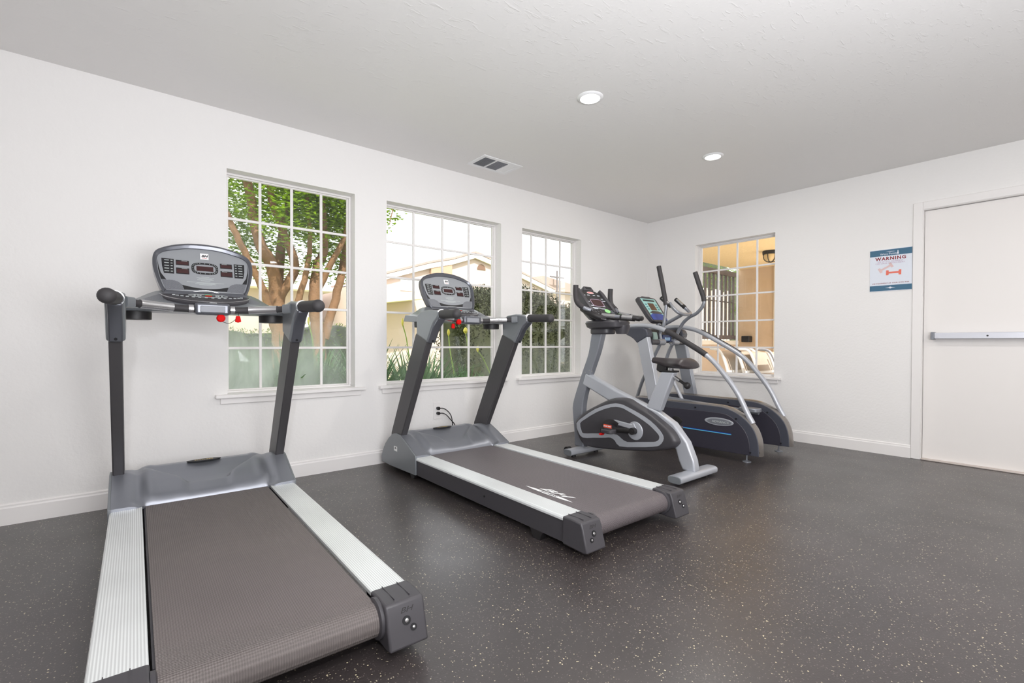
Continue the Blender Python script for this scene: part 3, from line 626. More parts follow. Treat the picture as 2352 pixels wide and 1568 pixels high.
    if logo:
        Rb = frame((.30, .197, .1592), (-1, 0, 0), (0, -1, 0), (0, 0, 1))
        MB().prism([(-.178, -.018), (-.12, -.009), (0, -.0045), (.12, -.009), (.178, -.018), (.12, -.027), (0, -.0315), (-.12, -.027)], 'z', 0, .0006, Rb).build('belt_logo', M['white'], T, flat=True)
        text('lettering', 'FITNESS', .021, Rb @ Matrix.Translation((0, -.0185, .001)), M['ink'], T.children[0] if False else [o for o in C.objects if o.name.startswith('belt_logo')][-1], sx=1.7, shear=.3, ext=.0003)
        text('belt_lettering', 'BH', .052, Rb @ Matrix.Translation((0.0, .022, .0006)), M['white'], T, sx=2.9, shear=.5, ext=.0004, bold=.001)
    return T
treadmill(.3337, 1.4462, 1.5487, 'nearest treadmill, at left, with grey belt and no logo printed on it', M['belt'], False, ((-.035, 1.066), (-.110, 1.066)))
treadmill(1.9522, 1.5212, 1.5628, 'middle treadmill with white logo printed on its belt, in front of the wide window', M['belt_zig'], True, ((.112, 1.094), (.158, 1.066)))

# ------------------------------------------------------------------ exercise bike
def bike():
    B = empty('exercise_bike', (3.09, 1.777, 0), PI/2, 'silver and charcoal upright exercise bike with black saddle right of the middle treadmill', 'exercise bike')
    outer = [(1.054, .281), (.965, .363), (.828, .439), (.699, .499), (.617, .520), (.513, .523), (.421, .487), (.311, .443), (.206, .384), (.131, .335), (.092, .288), (.079, .255), (.104, .221), (.144, .197), (.273, .159), (.456, .130), (.697, .101), (.853, .088), (.963, .097), (1.020, .155), (1.048, .215)]
    out = smooth2(outer, 3); cx, cz = .56, .3
    secs = [[(cx+(a-cx)*k, v, cz+(b-cz)*k) for a, b in out] for v, k in ((-.088, .90), (-.085, .945), (-.066, .985), (-.04, 1), (.04, 1), (.066, .985), (.085, .945), (.088, .90))]
    sh = MB().loft(secs).build('side_shroud', M['shroud'], B, angle=50)
    O = [(1.045, .268), (.964, .335), (.828, .419), (.666, .479), (.568, .489), (.497, .473), (.383, .435), (.275, .387), (.198, .331), (.164, .288), (.164, .253), (.197, .212), (.252, .193), (.40, .165), (.566, .143), (.614, .181), (.66, .200), (.72, .19), (.85, .17), (.97, .153), (1.02, .194)]
    I = [(.992, .275), (.93, .320), (.80, .395), (.66, .448), (.56, .457), (.50, .441), (.385, .398), (.29, .352), (.225, .305), (.205, .282), (.208, .258), (.225, .243), (.26, .231), (.40, .208), (.495, .193), (.55, .210), (.60, .236), (.70, .228), (.85, .208), (.954, .193), (.978, .214)]
    O = [(cx+(a-cx)*.95, cz+(b-cz)*.95) for a, b in O]; I = [(cx+(a-cx)*.97, cz+(b-cz)*.97) for a, b in I]
    for s in (1, -1):
        MB().ring(smooth2(O, 2), smooth2(I, 2), 'y', min(.082*s, .091*s), max(.082*s, .091*s)).build('silver_trim', M['silver_light'], sh, angle=50)
        MB().lathe([(.03, 0), (.066, 0), (.070, .006), (.066, .012), (.03, .014)], frame((.423, .086*s, .292), (1, 0, 0), (0, 0, 1), (0, s, 0)), 32).build('crank_cover', M['silver_light'], sh)
        if s > 0: MB().prism([(.43, .352), (.45, .338), (.60, .352), (.625, .350), (.635, .335), (.615, .318), (.45, .30), (.40, .30)], 'y', .086, .104).build('crank_guard', M['silver_light'], sh, bevel=.005)
        cr = MB(); pu = .423+.165*s; pz = .292-.014*s
        cr.tube([(.423, .118*s, .292), (pu, .128*s, pz)], .017, 12, sx=.7, sy=1.1).cyl((.423, .095*s, .292), (.423, .135*s, .292), .026, 20).cyl((.423, .135*s, .292), (.423, .138*s, .292), .012, 14)
        ck = cr.build('crank_arm', M['black'], B)
        pd = MB().prism(circ(pu+.005, .19*s, .055, .045, 20, 3), 'z', pz-.016, pz+.014).build('pedal', M['charcoal'], B, bevel=.006)
        stp = cat([(pu+.045, .215*s, pz-.015), (pu+.05, .21*s, pz+.03), (pu+.02, .195*s, pz+.065), (pu-.02, .18*s, pz+.072), (pu-.06, .165*s, pz+.05)], 5)
        MB().tube(stp, .012, 8, sx=1.6, sy=.25, up=(0, 1, 0)).build('pedal_strap', M['black'], pd)
        if s > 0: MB().box(pu-.055, pu+.02, .232*s-.001, .232*s+.001, pz+.030, pz+.055).build('strap_band', M['orange'], pd)
        if s > 0: text('lettering', 'STAR TRAC', .014, frame((pu-.017, (.232+.0018)*s, pz+.0425), (-s, 0, 0), (0, 0, 1), (0, s, 0)), M['sign_white'], pd, bold=.0003)
        if s > 0: MB().prism([(pu+.035, pz-.02), (pu+.06, pz-.02), (pu+.065, pz-.03), (pu+.045, pz-.035)], 'y', min(.2*s, .235*s), max(.2*s, .235*s)).build('strap_buckle', M['red'], pd)
    # frame
    beam = [(.974, .700), (.657, .576), (.368, .480), (.263, .446), (.137, .378), (.032, .258), (-.019, .14), (-.032, .06), (.068, .06), (.098, .12), (.122, .194), (.2, .30), (.5, .42), (.74, .488), (1.012, .598)]
    MB().prism(beam, 'y', -.034, .034).build('main_beam', M['silver_light'], B, bevel=.014, seg=3)
    post = smooth2([(1.098, .06), (1.106, .20), (1.120, .318), (1.122, .42), (1.069, .569), (1.012, .708), (.947, .862), (.912, 1.035)], 3, False)+smooth2([(.80, 1.035), (.845, .88), (.919, .705), (.969, .569), (1.001, .46), (1.012, .36), (1.004, .2), (.996, .06)], 3, False)
    fp = MB().prism(post, 'y', -.032, .032).build('front_post', M['silver_mid'], B, bevel=.010, seg=3)
    for p in ((.93, .72), (.905, .715), (.975, .70)): MB().cyl((p[0], .030, p[1]), (p[0], .034, p[1]), .006, 10).build('screw', M['chrome'], fp)
    def foot(u_, hw, hd):
        ft = MB(); ft.tube([(u_, -hw, .042), (u_, hw, .042)], 1.0, 24, sx=.028, sy=hd, up=(1, 0, 0)) if False else ft.prism([(u_+hd*.9*a/1, .042+.026*b) for a, b in circ(0, 0, 1, 1, 28, 3.2)], 'y', -hw, hw)
        fo_ = ft.build('stabiliser_foot', M['silver_light'], B, angle=40)
        for s in (1, -1):
            MB().prism([(u_+hd*.86*a, .042+.0235*b) for a, b in circ(0, 0, 1, 1, 28, 3.2)], 'y', min(hw*s, (hw+.006)*s), max(hw*s, (hw+.006)*s))  .build('end_cap', M['bracket'], fo_, bevel=.002)
            MB().lathe([(.02, 0), (.02, .010), (.008, .012), (.008, .02)], Matrix.Translation((u_, (hw-.07)*s, 0)), 14).build('levelling_foot', M['black'], fo_)
    foot(0.0, .236, .056); foot(1.005, .21, .050)
    for s in (1, -1): MB().cyl((1.06, .13*s, .045), (1.06, .17*s, .045), .030, 18).build('transport_wheel', M['black'], B)
    # seat post, saddle
    MB().prism([(.247, .741), (.140, .741), (.258, .450), (.374, .462)], 'y', -.030, .030).build('seat_tube', M['silver_light'], B, bevel=.010, seg=3)
    MB().prism([(.252, .741), (.135, .741), (.131, .753), (.248, .753)], 'y', -.031, .031).build('seat_collar', M['black'], B, bevel=.003)
    MB().cyl((.185, 0, .750), (.175, 0, .80), .022, 20).build('seat_pin', M['chrome'], B)
    secs = []
    for i in range(17):
        t = i/16; uu = .335-.33*t
        w = .030+.012*t+.085*sstep(.32, .85, t)-.05*sstep(.93, 1.0, t); top = .850-.008*sstep(0, .3, t)+.006*sstep(.6, .85, t)-.035*sstep(.86, 1, t)
        bt = .805-.036*sstep(.0, .45, t); 
        ring = []
        for k in range(16):
            a = 2*PI*k/16; c_, q_ = math.cos(a), math.sin(a)
            z = (top-.5*(top-bt))+(top-bt)*.5*math.copysign(abs(q_)**.7, q_)
            ring.append((uu, w*math.copysign(abs(c_)**.8, c_), z-(.018*abs(c_)**3 if q_ > 0 else 0)-(.0 if t > .2 else (.2-t)*.02)))
        secs.append(ring)
    MB().loft(secs).build('saddle', M['saddle'], B, angle=60, sub=1)
    MB().prism([(.285, .80), (.20, .80), (.215, .752), (.262, .735), (.292, .752)], 'y', -.022, .022).build('saddle_clamp', M['black'], B, bevel=.006)
    kn = MB().cyl((.17, 0, .715), (.11, 0, .682), .014, 14).build('height_pin', M['chrome'], B)
    MB().tube([(.115, 0, .685), (.075, 0, .663), (.062, 0, .656), (.045, 0, .648), (.036, 0, .644)], .012, 14, taper=[.8, .9, 1.9, 2.0, 1.2]).build('pin_knob', M['black'], kn, angle=60)
    # console base and neck
    MB().prism(circ(.815, 0, .10, .075, 24, 3), 'z', 1.022, 1.072).build('console_neck', M['charcoal'], B, bevel=.012, seg=3)
    MB().loft([[(a, b, 1.066) for a, b in circ(.765, 0, .15, .095, 28, 3)], [(a, b, 1.078) for a, b in circ(.765, 0, .172, .118, 28, 3)], [(a, b, 1.112) for a, b in circ(.77, 0, .182, .128, 28, 3)], [(a, b, 1.128) for a, b in circ(.77, 0, .172, .12, 28, 3)]]).build('console_base', M['charcoal'], B, angle=40)
    MB().loft([[(a, b, 1.12+(a-.8)*.25) for a, b in circ(.80, 0, .13, .105, 24, 2.6)], [(a, b, 1.165+(a-.82)*.25) for a, b in circ(.825, 0, .145, .135, 24, 2.6)], [(a, b, 1.195+(a-.84)*.3) for a, b in circ(.835, 0, .13, .13, 24, 2.6)]]).build('console_bowl', M['rimgrey'], B, angle=50)
    MB().lathe([(.045, 1.022), (.060, 1.07), (.062, 1.09), (.05, 1.09)], Matrix.Translation((.635, -.02, 0)), 24).build('bottle_cup', M['charcoal'], B)
    A = Vector((.80, 0, 1.19)); Tt = Vector((.19, 0, .217)).normalized(); Nn = Vector((-Tt.z, 0, Tt.x)); R = frame(A, (0, -1, 0), Tt, Nn) @ Matrix.Diagonal((1.12, 1, 1, 1))
    op = [(-.115, -.045), (.115, -.045), (.135, 0), (.132, .20), (.10, .25), (.05, .272), (-.05, .272), (-.10, .25), (-.132, .20), (-.135, 0)]
    ch = MB().prism(op, 'z', -.05, .004, R).build('console_body', M['black'], B, bevel=.010, seg=3)
    def rect(x0, x1, y0, y1): return [(x0, y0), (x1, y0), (x1, y1), (x0, y1)]
    for s in (1, -1): MB().prism([(s*.112, .02), (s*.138, .0), (s*.140, .235), (s*.122, .275), (s*.104, .262)], 'z', -.045, .022, R).build('side_wing', M['charcoal'], ch, bevel=.008)
    MB().prism([(-.055, .262), (.055, .262), (.050, .312), (-.035, .312), (-.05, .29)], 'z', -.04, .012, R).build('receiver_head', M['charcoal'], ch, bevel=.008)
    MB().prism(rect(-.025, .03, .278, .298), 'z', .012, .014, R).build('receiver_window', M['ink'], ch)
    MB().prism(rect(-.055, .055, .085, .155), 'z', .0045, .006, R).build('display', M['display'], ch, bevel=.001)
    MB().ring(circ(0, .12, .064, .043, 28, 4), circ(0, .12, .060, .039, 28, 4), 'z', .0045, .0058, R).build('display_border', M['sign_mauve'], ch)
    MB().prism(circ(0, .238, .038, .0125, 24), 'z', .0045, .006, R).build('badge', M['sign_pink'], ch)
    text('lettering', 'STAR TRAC', .012, R @ Matrix.Translation((0, .238, .0064)), M['red'], ch)
    ks = MB()
    for (a, b, w_) in ((-.085, .205, .008), (-.04, .208, .014), (.02, .208, .012), (.07, .208, .014), (.085, .17, .012), (.09, .145, .018), (-.085, .13, .006), (-.08, .085, .022), (.05, .078, .012), (-.05, .058, .05), (-.06, .048, .02), (.02, .05, .022)): ks.prism(rect(a-w_, a+w_, b-.003, b+.003), 'z', .0045, .0058, R)
    ks.build('printed_labels', M['sign_white'], ch, flat=True)
    MB().prism(circ(.050, .025, .030, .022, 24), 'z', .0045, .008, R).build('start_key', mat('pale_green_key', (150, 214, 140), .4), ch, bevel=.001)
    kk = MB()
    for i in range(4):
        for j in range(3): kk.prism(rect(.086+j*.014, .096+j*.014, -.028+i*.018, -.016+i*.018), 'z', .0045, .0072, R)
    kk.build('number_keys', M['bracket'], ch, flat=True)
    kk = MB()
    for i in range(2):
        for j in range(3): kk.prism(rect(-.10+j*.03, -.082+j*.03, .005+i*.018, .016+i*.018), 'z', .0045, .0072, R)
    kk.build('function_keys', M['shroud'], ch, flat=True)
    # reading shelf lip
    lip = cat([(.90, .150, 1.228), (.82, .166, 1.190), (.745, .150, 1.158), (.705, .08, 1.144), (.70, 0, 1.140), (.72, -.08, 1.150), (.77, -.13, 1.175)], 5)
    MB().tube(lip, .028, 12, sx=1.0, sy=.85).build('front_lip', M['black'], B, angle=60)
    MB().tube([p+Vector((-.022, .004, -.012)) for p in lip], .004, 8).build('lip_trim', M['chrome'], B)
    # bull horns and centre loop
    for s in (1, -1):
        hp = cat([(.800, .165*s, 1.210), (.832, .195*s, 1.226), (.870, .213*s, 1.250), (.905, .215*s, 1.285), (.917, .217*s, 1.343), (.915, .218*s, 1.418)], 6)
        MB().tube(hp[8:], .0215, 14).build('bull_horn_grip', M['foam'], B, angle=60)
        MB().tube(hp[:9], .0165, 14).build('handlebar', M['silver_mid'], B, angle=60)
        a = Vector((.755, .125*s, 1.172+(.02 if s < 0 else 0))); b = Vector((.463, .022*s, 1.140))
        lp = lambda t: a.lerp(b, t)
        MB().tube([lp(0), lp(1)], .014, 12).build('centre_bar', M['silver_mid'], B)
        MB().tube([lp(.08), lp(.45)], .0185, 14).build('pulse_sensor', M['chrome'], B)
        MB().tube([lp(.60), lp(.93)], .0185, 14).build('pulse_sensor', M['chrome'], B)
        MB().tube([lp(.04), lp(.09)], .0195, 14).build('sensor_collar', M['black'], B); MB().tube([lp(.58), lp(.62)], .0195, 14).build('sensor_collar', M['black'], B)
        MB().tube([lp(.05)+Vector((0, 0, -.016)), lp(.95)+Vector((0, 0, -.014))], .012, 10).build('bar_underside', M['black'], B)
    MB().tube(cat([(.488, .042, 1.143), (.455, .024, 1.139), (.445, 0, 1.138), (.455, -.024, 1.139), (.488, -.042, 1.143)], 5), .019, 12).build('bar_tip', M['black'], B, angle=60)
    return B
bike()

# ------------------------------------------------------------------ elliptical trainer
def elliptical():
    L = empty('elliptical_trainer', (4.205, 1.77, 0), PI/2, 'dark grey elliptical trainer with tall swing arms and silver arched rails in the corner', 'elliptical trainer')
    oc = [(1.10, .385), (1.06, .425), (.90, .430), (.60, .424), (.294, .424), (.172, .416), (.069, .378), (-.011, .320), (-.057, .262), (-.083, .192), (-.092, .12), (-.094, .062)]
    top = smooth2(oc, 3, False); outl = top+[(1.10, .045)]
    ic = [(1.06, .365), (.757, .368), (.540, .372), (.293, .374), (.157, .364), (.061, .303), (.008, .244), (-.022, .169), (-.034, .062)]
    inl = smooth2(ic, 3, False)+[(1.06, .05)]
    for s in (1, -1):
        a, b = sorted((.240*s, .338*s))
        sh = MB().prism(outl, 'y', a, b).build('side_shell', M['slate'], L, bevel=.004)
        for vv in (.336*s, .242*s):
            a, b = sorted((vv, vv+(.0075 if (vv > 0) == (abs(vv) > .3) else -.0075)))
            MB().prism(inl, 'y', a, b).build('shell_panel', M['slate_dark'], sh, bevel=.004)
        # rounded top cover
        prev = []
        for (p, q), (p2, q2) in zip(top, top[1:]+[(top[-1][0], top[-1][1]-.01)]):
            n = Vector((-(q2-q), p2-p)).normalized(); n = -n if n.y < 0 or (abs(n.y) < .2 and n.x > 0) else n
            sec = []
            for k in range(9):
                t = k/8; sec.append((p+n.x*.014*math.sin(PI*t), s*(.246+.086*t), q+n.y*.014*math.sin(PI*t)))
            sec.append((p-n.x*.004, s*.332, q-n.y*.004)); sec.append((p-n.x*.004, s*.246, q-n.y*.004))
            prev.append(sec)
        MB().loft(prev).build('top_cover', M['taupe'], sh, angle=50)
        MB().lathe([(.032, 0), (.032, .006), (.01, .012), (.006, .014), (.006, .06)], Matrix.Translation((.014, .303*s, 0)), 18).build('levelling_foot', M['silver_mid'], L)
        MB().lathe([(.032, 0), (.032, .006), (.01, .012), (.006, .014), (.006, .06)], Matrix.Translation((.96, .303*s, 0)), 18).build('levelling_foot', M['chrome'], L)
        MB().cyl((-.075, .315*s, .10), (-.098, .315*s, .10), .018, 18).build('end_bumper', M['taupe'], sh)
        hs = [(.44, .395, .007), (.085, .34, .007), (-.03, .085, .007), (.46, .06, .007)]
        hm = MB()
        for (p, q, rr) in hs:
            for vv in (.338*s, .240*s): hm.cyl((p, vv-.0085, q), (p, vv+.0085, q), rr, 12)
        hm.build('bolt_holes', M['ink'], sh)
        # tower
        a, b = sorted((.285*s, .343*s))
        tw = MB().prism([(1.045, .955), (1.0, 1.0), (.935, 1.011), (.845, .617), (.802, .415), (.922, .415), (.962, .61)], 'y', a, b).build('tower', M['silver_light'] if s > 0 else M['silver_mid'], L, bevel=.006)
        a, b = sorted((.262*s, .349*s))
        MB().prism([(1.182, 1.081), (1.172, 1.03), (1.133, 1.017), (1.087, .99), (1.047, .952), (.932, 1.010), (.925, 1.045), (.945, 1.082), (.985, 1.097), (1.10, 1.100), (1.176, 1.096)], 'y', a, b).build('tower_cap', M['slate'], L, bevel=.008)
        # arched rail
        arc = cat([(1.186, .297*s, 1.112), (1.10, .298*s, 1.118), (1.01, .30*s, 1.119), (.89, .30*s, 1.104), (.76, .30*s, 1.064), (.54, .30*s, .950), (.336, .30*s, .826), (.19, .30*s, .672), (.088, .30*s, .533), (.012, .30*s, .385), (-.03, .30*s, .312)], 6)
        MB().tube(arc, .0215, 16).build('arched_rail', M['silver_light'], L, angle=60)
        MB().tube([p+(Vector((0, 0, 0)) if s > 0 else Vector((-.004, -.012, .012))) for p in arc if .34 < p.x < .765], .0245 if s > 0 else .015, 16).build('rail_sleeve', M['foam'], L, angle=60)
    # housing between the towers
    cb = MB().prism([(1.17, 1.075), (1.15, 1.01), (1.09, .975), (.99, .950), (.955, .965), (.95, 1.04), (.99, 1.085), (1.10, 1.092)], 'y', -.262, .262).build('control_bridge', M['black'], L, bevel=.010)
    MB().box(.938, .952, -.075, .075, .965, 1.03).build('bridge_panel', mat('navy_panel', (30, 48, 92), .35), cb, bevel=.003)
    text('lettering', '8000', .042, frame((.9368, 0, .990), (0, -1, 0), (0, 0, 1), (-1, 0, 0)), mat('pale_blue_print', (170, 205, 235), .4), cb, bold=.001, sx=1.1)
    MB().prism([(.935, .97), (.93, 1.0), (.945, 1.055), (.975, 1.06), (.975, .97)], 'y', .165, .225).build('bridge_panel', mat('grey_lcd', (136, 156, 148), .35), cb, bevel=.004)
    for s in (1, -1): MB().cyl((.935, .285*s, .960), (.935, .15*s, .960), .026, 18).build('pivot_shaft', M['charcoal'], L)
    arms = ((1, .115, [(.965, 1.70), (.926, 1.533), (.886, 1.343), (.881, 1.29), (.897, 1.176), (.91, 1.112), (.945, 1.044), (.938, .96), (1.0, .84), (1.14, .58), (1.217, .375)], 'left'), (-1, .115, [(.713, 1.635), (.668, 1.505), (.623, 1.378), (.63, 1.308), (.694, 1.24), (.767, 1.206), (.827, 1.161), (.862, 1.113), (.895, 1.059), (.932, .963), (.963, .926), (1.014, .812), (1.08, .58), (1.12, .40)], 'right'))
    for s, vv, pts, _ in arms:
        top_n = 4 if s > 0 else 4
        up = [(a, vv*s, b) for a, b in pts]
        k = 6; full = cat(up, k)
        MB().tube(full[k*3-4:], .0165, 14).build('swing_arm', M['silver_mid'], L, angle=60)
        MB().tube(full[:k*3-3], .0225, 14).build('arm_grip', M['foam'], L, angle=60)
        MB().cyl((.935, (vv-.045)*s, .960), (.935, (vv+.055)*s, .960), .031, 20).build('pivot_hub', M['silver_mid'], L)
        MB().cyl((.935, (vv-.049)*s, .960), (.935, (vv-.045)*s, .960), .017, 16).build('pivot_bolt', M['chrome'], L)
        fu = 1.217 if s > 0 else 1.12; pu = .50 if s > 0 else .06; pz = .20 if s > 0 else .40
        fz = .375 if s > 0 else .40
        MB().tube([(fu, vv*s, fz), (pu+.25, .125*s, pz-.05), (pu+.05, .125*s, pz-.055)], .02, 12).build('pedal_link', M['silver_mid'], L)
        MB().prism(circ(pu+.125, .125*s, .09, .06, 24, 3.4), 'z', pz-.055, pz-.018).build('foot_pedal', M['silver_mid'], L, bevel=.008)
    MB().tube([(.985, -.16, .60), (.965, -.16, .56), (.80, -.16, .26)], .018, 12).build('drive_link', M['silver_light'], L)
    MB().box(.98, 1.06, -.25, .25, .07, .15).build('front_base', M['slate_dark'], L, bevel=.006)
    MB().cyl((1.02, -.2, .26), (1.02, .2, .26), .10, 28).build('flywheel_housing', M['slate_dark'], L)
    # console on a stalk
    A = Vector((1.013, 0, 1.176)); Tt = Vector((.181, 0, .253)).normalized(); Nn = Vector((-Tt.z, 0, Tt.x)); R = frame(A, (0, -1, 0), Tt, Nn) @ Matrix.Diagonal((1.28, 1, 1, 1))
    co = MB().prism([(-.10, 0), (-.075, -.012), (.075, -.012), (.10, 0), (.118, .06), (.122, .27), (.110, .30), (.06, .305), (.05, .315), (-.05, .315), (-.06, .305), (-.110, .30), (-.122, .27), (-.118, .06)], 'z', -.045, 0, R).build('console', M['charcoal'], L, bevel=.008, seg=3)
    def rect(x0, x1, y0, y1): return [(x0, y0), (x1, y0), (x1, y1), (x0, y1)]
    MB().prism([(-.088, .045), (.088, .045), (.096, .28), (-.096, .28)], 'z', 0, .0015, R).build('screen_print', M['teal_lcd'], co, flat=True)
    MB().prism(rect(-.075, .075, .245, .265), 'z', .0015, .0025, R).build('top_display', M['ink'], co, flat=True)
    MB().prism(rect(-.04, .04, .13, .22), 'z', .0015, .0027, R).build('display', mat('brown_display', (92, 62, 48), .3), co, flat=True)
    MB().prism([(-.094, .005), (.094, .005), (.098, .06), (.06, .085), (0, .098), (-.06, .085), (-.098, .06)], 'z', .0008, .0030, R).build('blue_band', M['blue'], co, flat=True)
    MB().prism([(-.09, .095), (-.05, .085), (.05, .085), (.09, .095), (.04, .118), (-.04, .118)], 'z', .003, .0036, R).build('dark_arc', M['charcoal'], co, flat=True)
    text('lettering', 'Keys', .018, R @ Matrix.Translation((0, .04, .0034)), M['letter_grey'], co) if False else None
    kb = MB()
    for i in range(3):
        for s in (1, -1): kb.prism(rect(s*.055, s*.078, .135+i*.03, .15+i*.03), 'z', .0015, .003, R)
    kb.build('screen_keys', mat('teal_key', (80, 140, 150), .4), co, flat=True)
    MB().tube([(1.04, 0, 1.09), (1.045, 0, 1.14), (1.05, 0, 1.20)], .022, 14).build('console_stalk', M['silver_mid'], L)
    # fixed U handle on a stem
    MB().tube(cat([(1.02, 0, 1.115), (.93, 0, 1.155), (.784, 0, 1.223)], 4), .017, 14).build('handle_stem', M['silver_mid'], L)
    U = cat([(.85, .10, 1.335), (.805, .11, 1.285), (.765, .10, 1.245), (.745, .06, 1.228), (.742, 0, 1.225), (.745, -.06, 1.228), (.765, -.12, 1.245), (.80, -.145, 1.268), (.835, -.145, 1.30)], 5)
    MB().tube(U, .0155, 14).build('fixed_handle', M['silver_mid'], L, angle=60)
    for s in (1, -1):
        k_ = 1 if s < 0 else .75
        g = MB().tube([(.835, .14*s*k_, 1.303), (.94, .145*s*k_, 1.392)], .0195, 14).build('fixed_grip', M['black'], L)
        MB().tube([(.85, .14*s*k_+.010, 1.318+.010), (.92, .145*s*k_+.010, 1.377+.010)], .011, 8).build('pulse_sensor', M['chrome'], g)
    # badge and stripe on the outer left shell
    bd = MB().prism(circ(.2255, .300, .124, .0325, 40), 'y', .345, .350).build('oval_badge', M['silver_light'], L, bevel=.002)
    MB().prism(circ(.222, .299, .105, .0245, 36), 'y', .350, .3508).build('badge_field', M['silver_mid'], bd)
    text('lettering', 'ADVANCE', .025, frame((.212, .3512, .298), (-1, 0, 0), (0, 0, 1), (0, 1, 0)), M['letter_grey'], bd, sx=1.25)
    MB().box(.125, .56, .3435, .3452, .2095, .2145).build('blue_stripe', M['blueline'], L, flat=True)
    MB().box(.122, .56, .3435, .3454, .2035, .2085).build('cyan_stripe', M['cyan'], L, flat=True)
    return L
elliptical()
# ------------------------------------------------------------------ outdoors
struct(MB().box(-14, 60, D+TH, 70, -0.30, -0.12).build('lawn', M['lawn'], flat=True))
struct(MB().box(E+TH, 60, -12, D+TH, -0.30, -0.12).build('path', M['concrete'], flat=True))
struct(MB().box(E+TH, 10.2, -1.0, 4.60, -0.12, -0.02).build('patio_floor', M['concrete'], flat=True))
def leaves(mb, n, fn, size, asp=2.2, droop=0.3):
    for _ in range(n):
        p = fn()
        if p is None: continue
        p = Vector(p); a = random.uniform(0, 2*PI); t = Vector((math.cos(a), math.sin(a), random.uniform(-1, .5)*droop)).normalized()
        q = t.cross(Vector((random.uniform(-.6, .6), random.uniform(-.6, .6), 1))).normalized(); s = size*random.uniform(.6, 1.3)
        nrm = t.cross(q)*s*.12
        mb.add([p-t*s*.5, p-q*s/asp*.5+nrm, p+t*s*.5, p+q*s/asp*.5+nrm], [(0, 1, 2), (0, 2, 3)])
# trees by the first window
def tree(loc, trunks, blobs, nleaf, label, lsize=.085):
    t = empty('tree', (loc[0], loc[1], -.12), 0, label, 'tree', 'trees outside the left window')
    L0 = Vector((loc[0], loc[1], -.12)); mb = MB()
    for pts, r0, r1 in trunks:
        P = cat(pts, 6); n = len(P); P = [p-L0 for p in P]
        P = [p+Vector((random.uniform(-1, 1), random.uniform(-1, 1), 0))*.008 for p in P]
        mb.tube(P, 1.0, 10, taper=[r0+(r1-r0)*i/(n-1) for i in range(n)])
    mb.build('trunk', M['bark'], t, angle=70)
    lf = MB(); tot = sum(b[3]**2 for b in blobs)
    for (x, y, z, rr) in blobs:
        def fn():
            d = Vector((random.gauss(0, 1), random.gauss(0, 1), random.gauss(0, 1))).normalized()*rr*random.random()**.45
            return Vector((x, y, z))-L0+d*1.0
        leaves(lf, int(nleaf*rr*rr/tot), fn, lsize)
    lf.build('foliage', M['leaf'], t, flat=True)
tree((1.72, 7.1), [
    ([(1.74, 7.1, -.15), (1.72, 7.1, .8), (1.68, 7.1, 1.5), (1.60, 7.0, 1.95), (1.42, 6.9, 2.25), (1.33, 6.9, 2.75), (1.2, 6.8, 3.3), (1.0, 6.8, 4.2)], 0.116, 0.036),
    ([(1.70, 7.1, .9), (1.70, 7.1, 1.5), (1.88, 7.0, 1.95), (1.72, 6.9, 2.40), (1.55, 6.8, 2.80), (1.5, 6.8, 3.4)], 0.082, 0.030),
    ([(1.70, 7.2, 1.2), (1.72, 7.2, 1.7), (1.80, 7.3, 2.5), (1.92, 7.3, 3.2), (1.9, 7.4, 4.0)], 0.082, 0.030),
    ([(1.66, 7.1, 1.1), (1.50, 7.0, 1.6), (1.25, 6.9, 2.1), (1.05, 6.8, 2.5), (.8, 6.8, 3.2)], 0.054, 0.030),
    ([(1.86, 7.0, 1.3), (1.98, 6.9, 1.8), (2.05, 6.9, 2.3), (2.0, 6.9, 3.2)], 0.048, 0.024)],
    [(1.5, 7.0, 3.6, .9), (2.1, 7.2, 3.1, .7), (.8, 6.9, 3.2, .8), (1.7, 7.6, 2.7, .6), (1.1, 7.4, 2.5, .55), (1.9, 6.6, 3.3, .6), (1.3, 7.6, 2.2, .45), (1.75, 7.5, 2.1, .4), (1.0, 7.2, 2.0, .35), (1.6, 6.6, 2.6, .45), (1.7, 7.9, 3.4, .8)], 12500,
    'tall many-trunked tree with peeling tan bark nearest the left edge of the first window')
tree((2.25, 7.0), [
    ([(2.22, 7.0, -.15), (2.20, 7.0, .9), (2.14, 7.0, 1.5), (2.18, 7.0, 2.0), (2.28, 7.0, 2.3), (2.22, 6.9, 2.9), (2.35, 6.9, 3.6)], 0.102, 0.036),
    ([(2.20, 7.0, 1.7), (2.38, 6.9, 2.15), (2.52, 6.8, 2.55), (2.55, 6.8, 3.2)], 0.048, 0.024),
    ([(2.30, 7.1, 1.0), (2.50, 7.1, 1.7), (2.62, 7.1, 2.4), (2.72, 7.2, 3.0), (2.9, 7.2, 3.8)], 0.068, 0.036)],
    [(2.4, 6.9, 3.3, .8), (2.8, 7.2, 3.0, .6), (2.2, 7.0, 2.7, .5), (3.0, 6.9, 3.4, .55), (2.6, 7.6, 2.6, .45), (2.1, 7.0, 2.05, .22), (2.6, 7.3, 2.2, .4), (2.3, 7.7, 3.3, .8), (2.7, 7.8, 2.9, .6)], 10500,
    'slimmer tree with forked tan trunk at the right side of the first window')
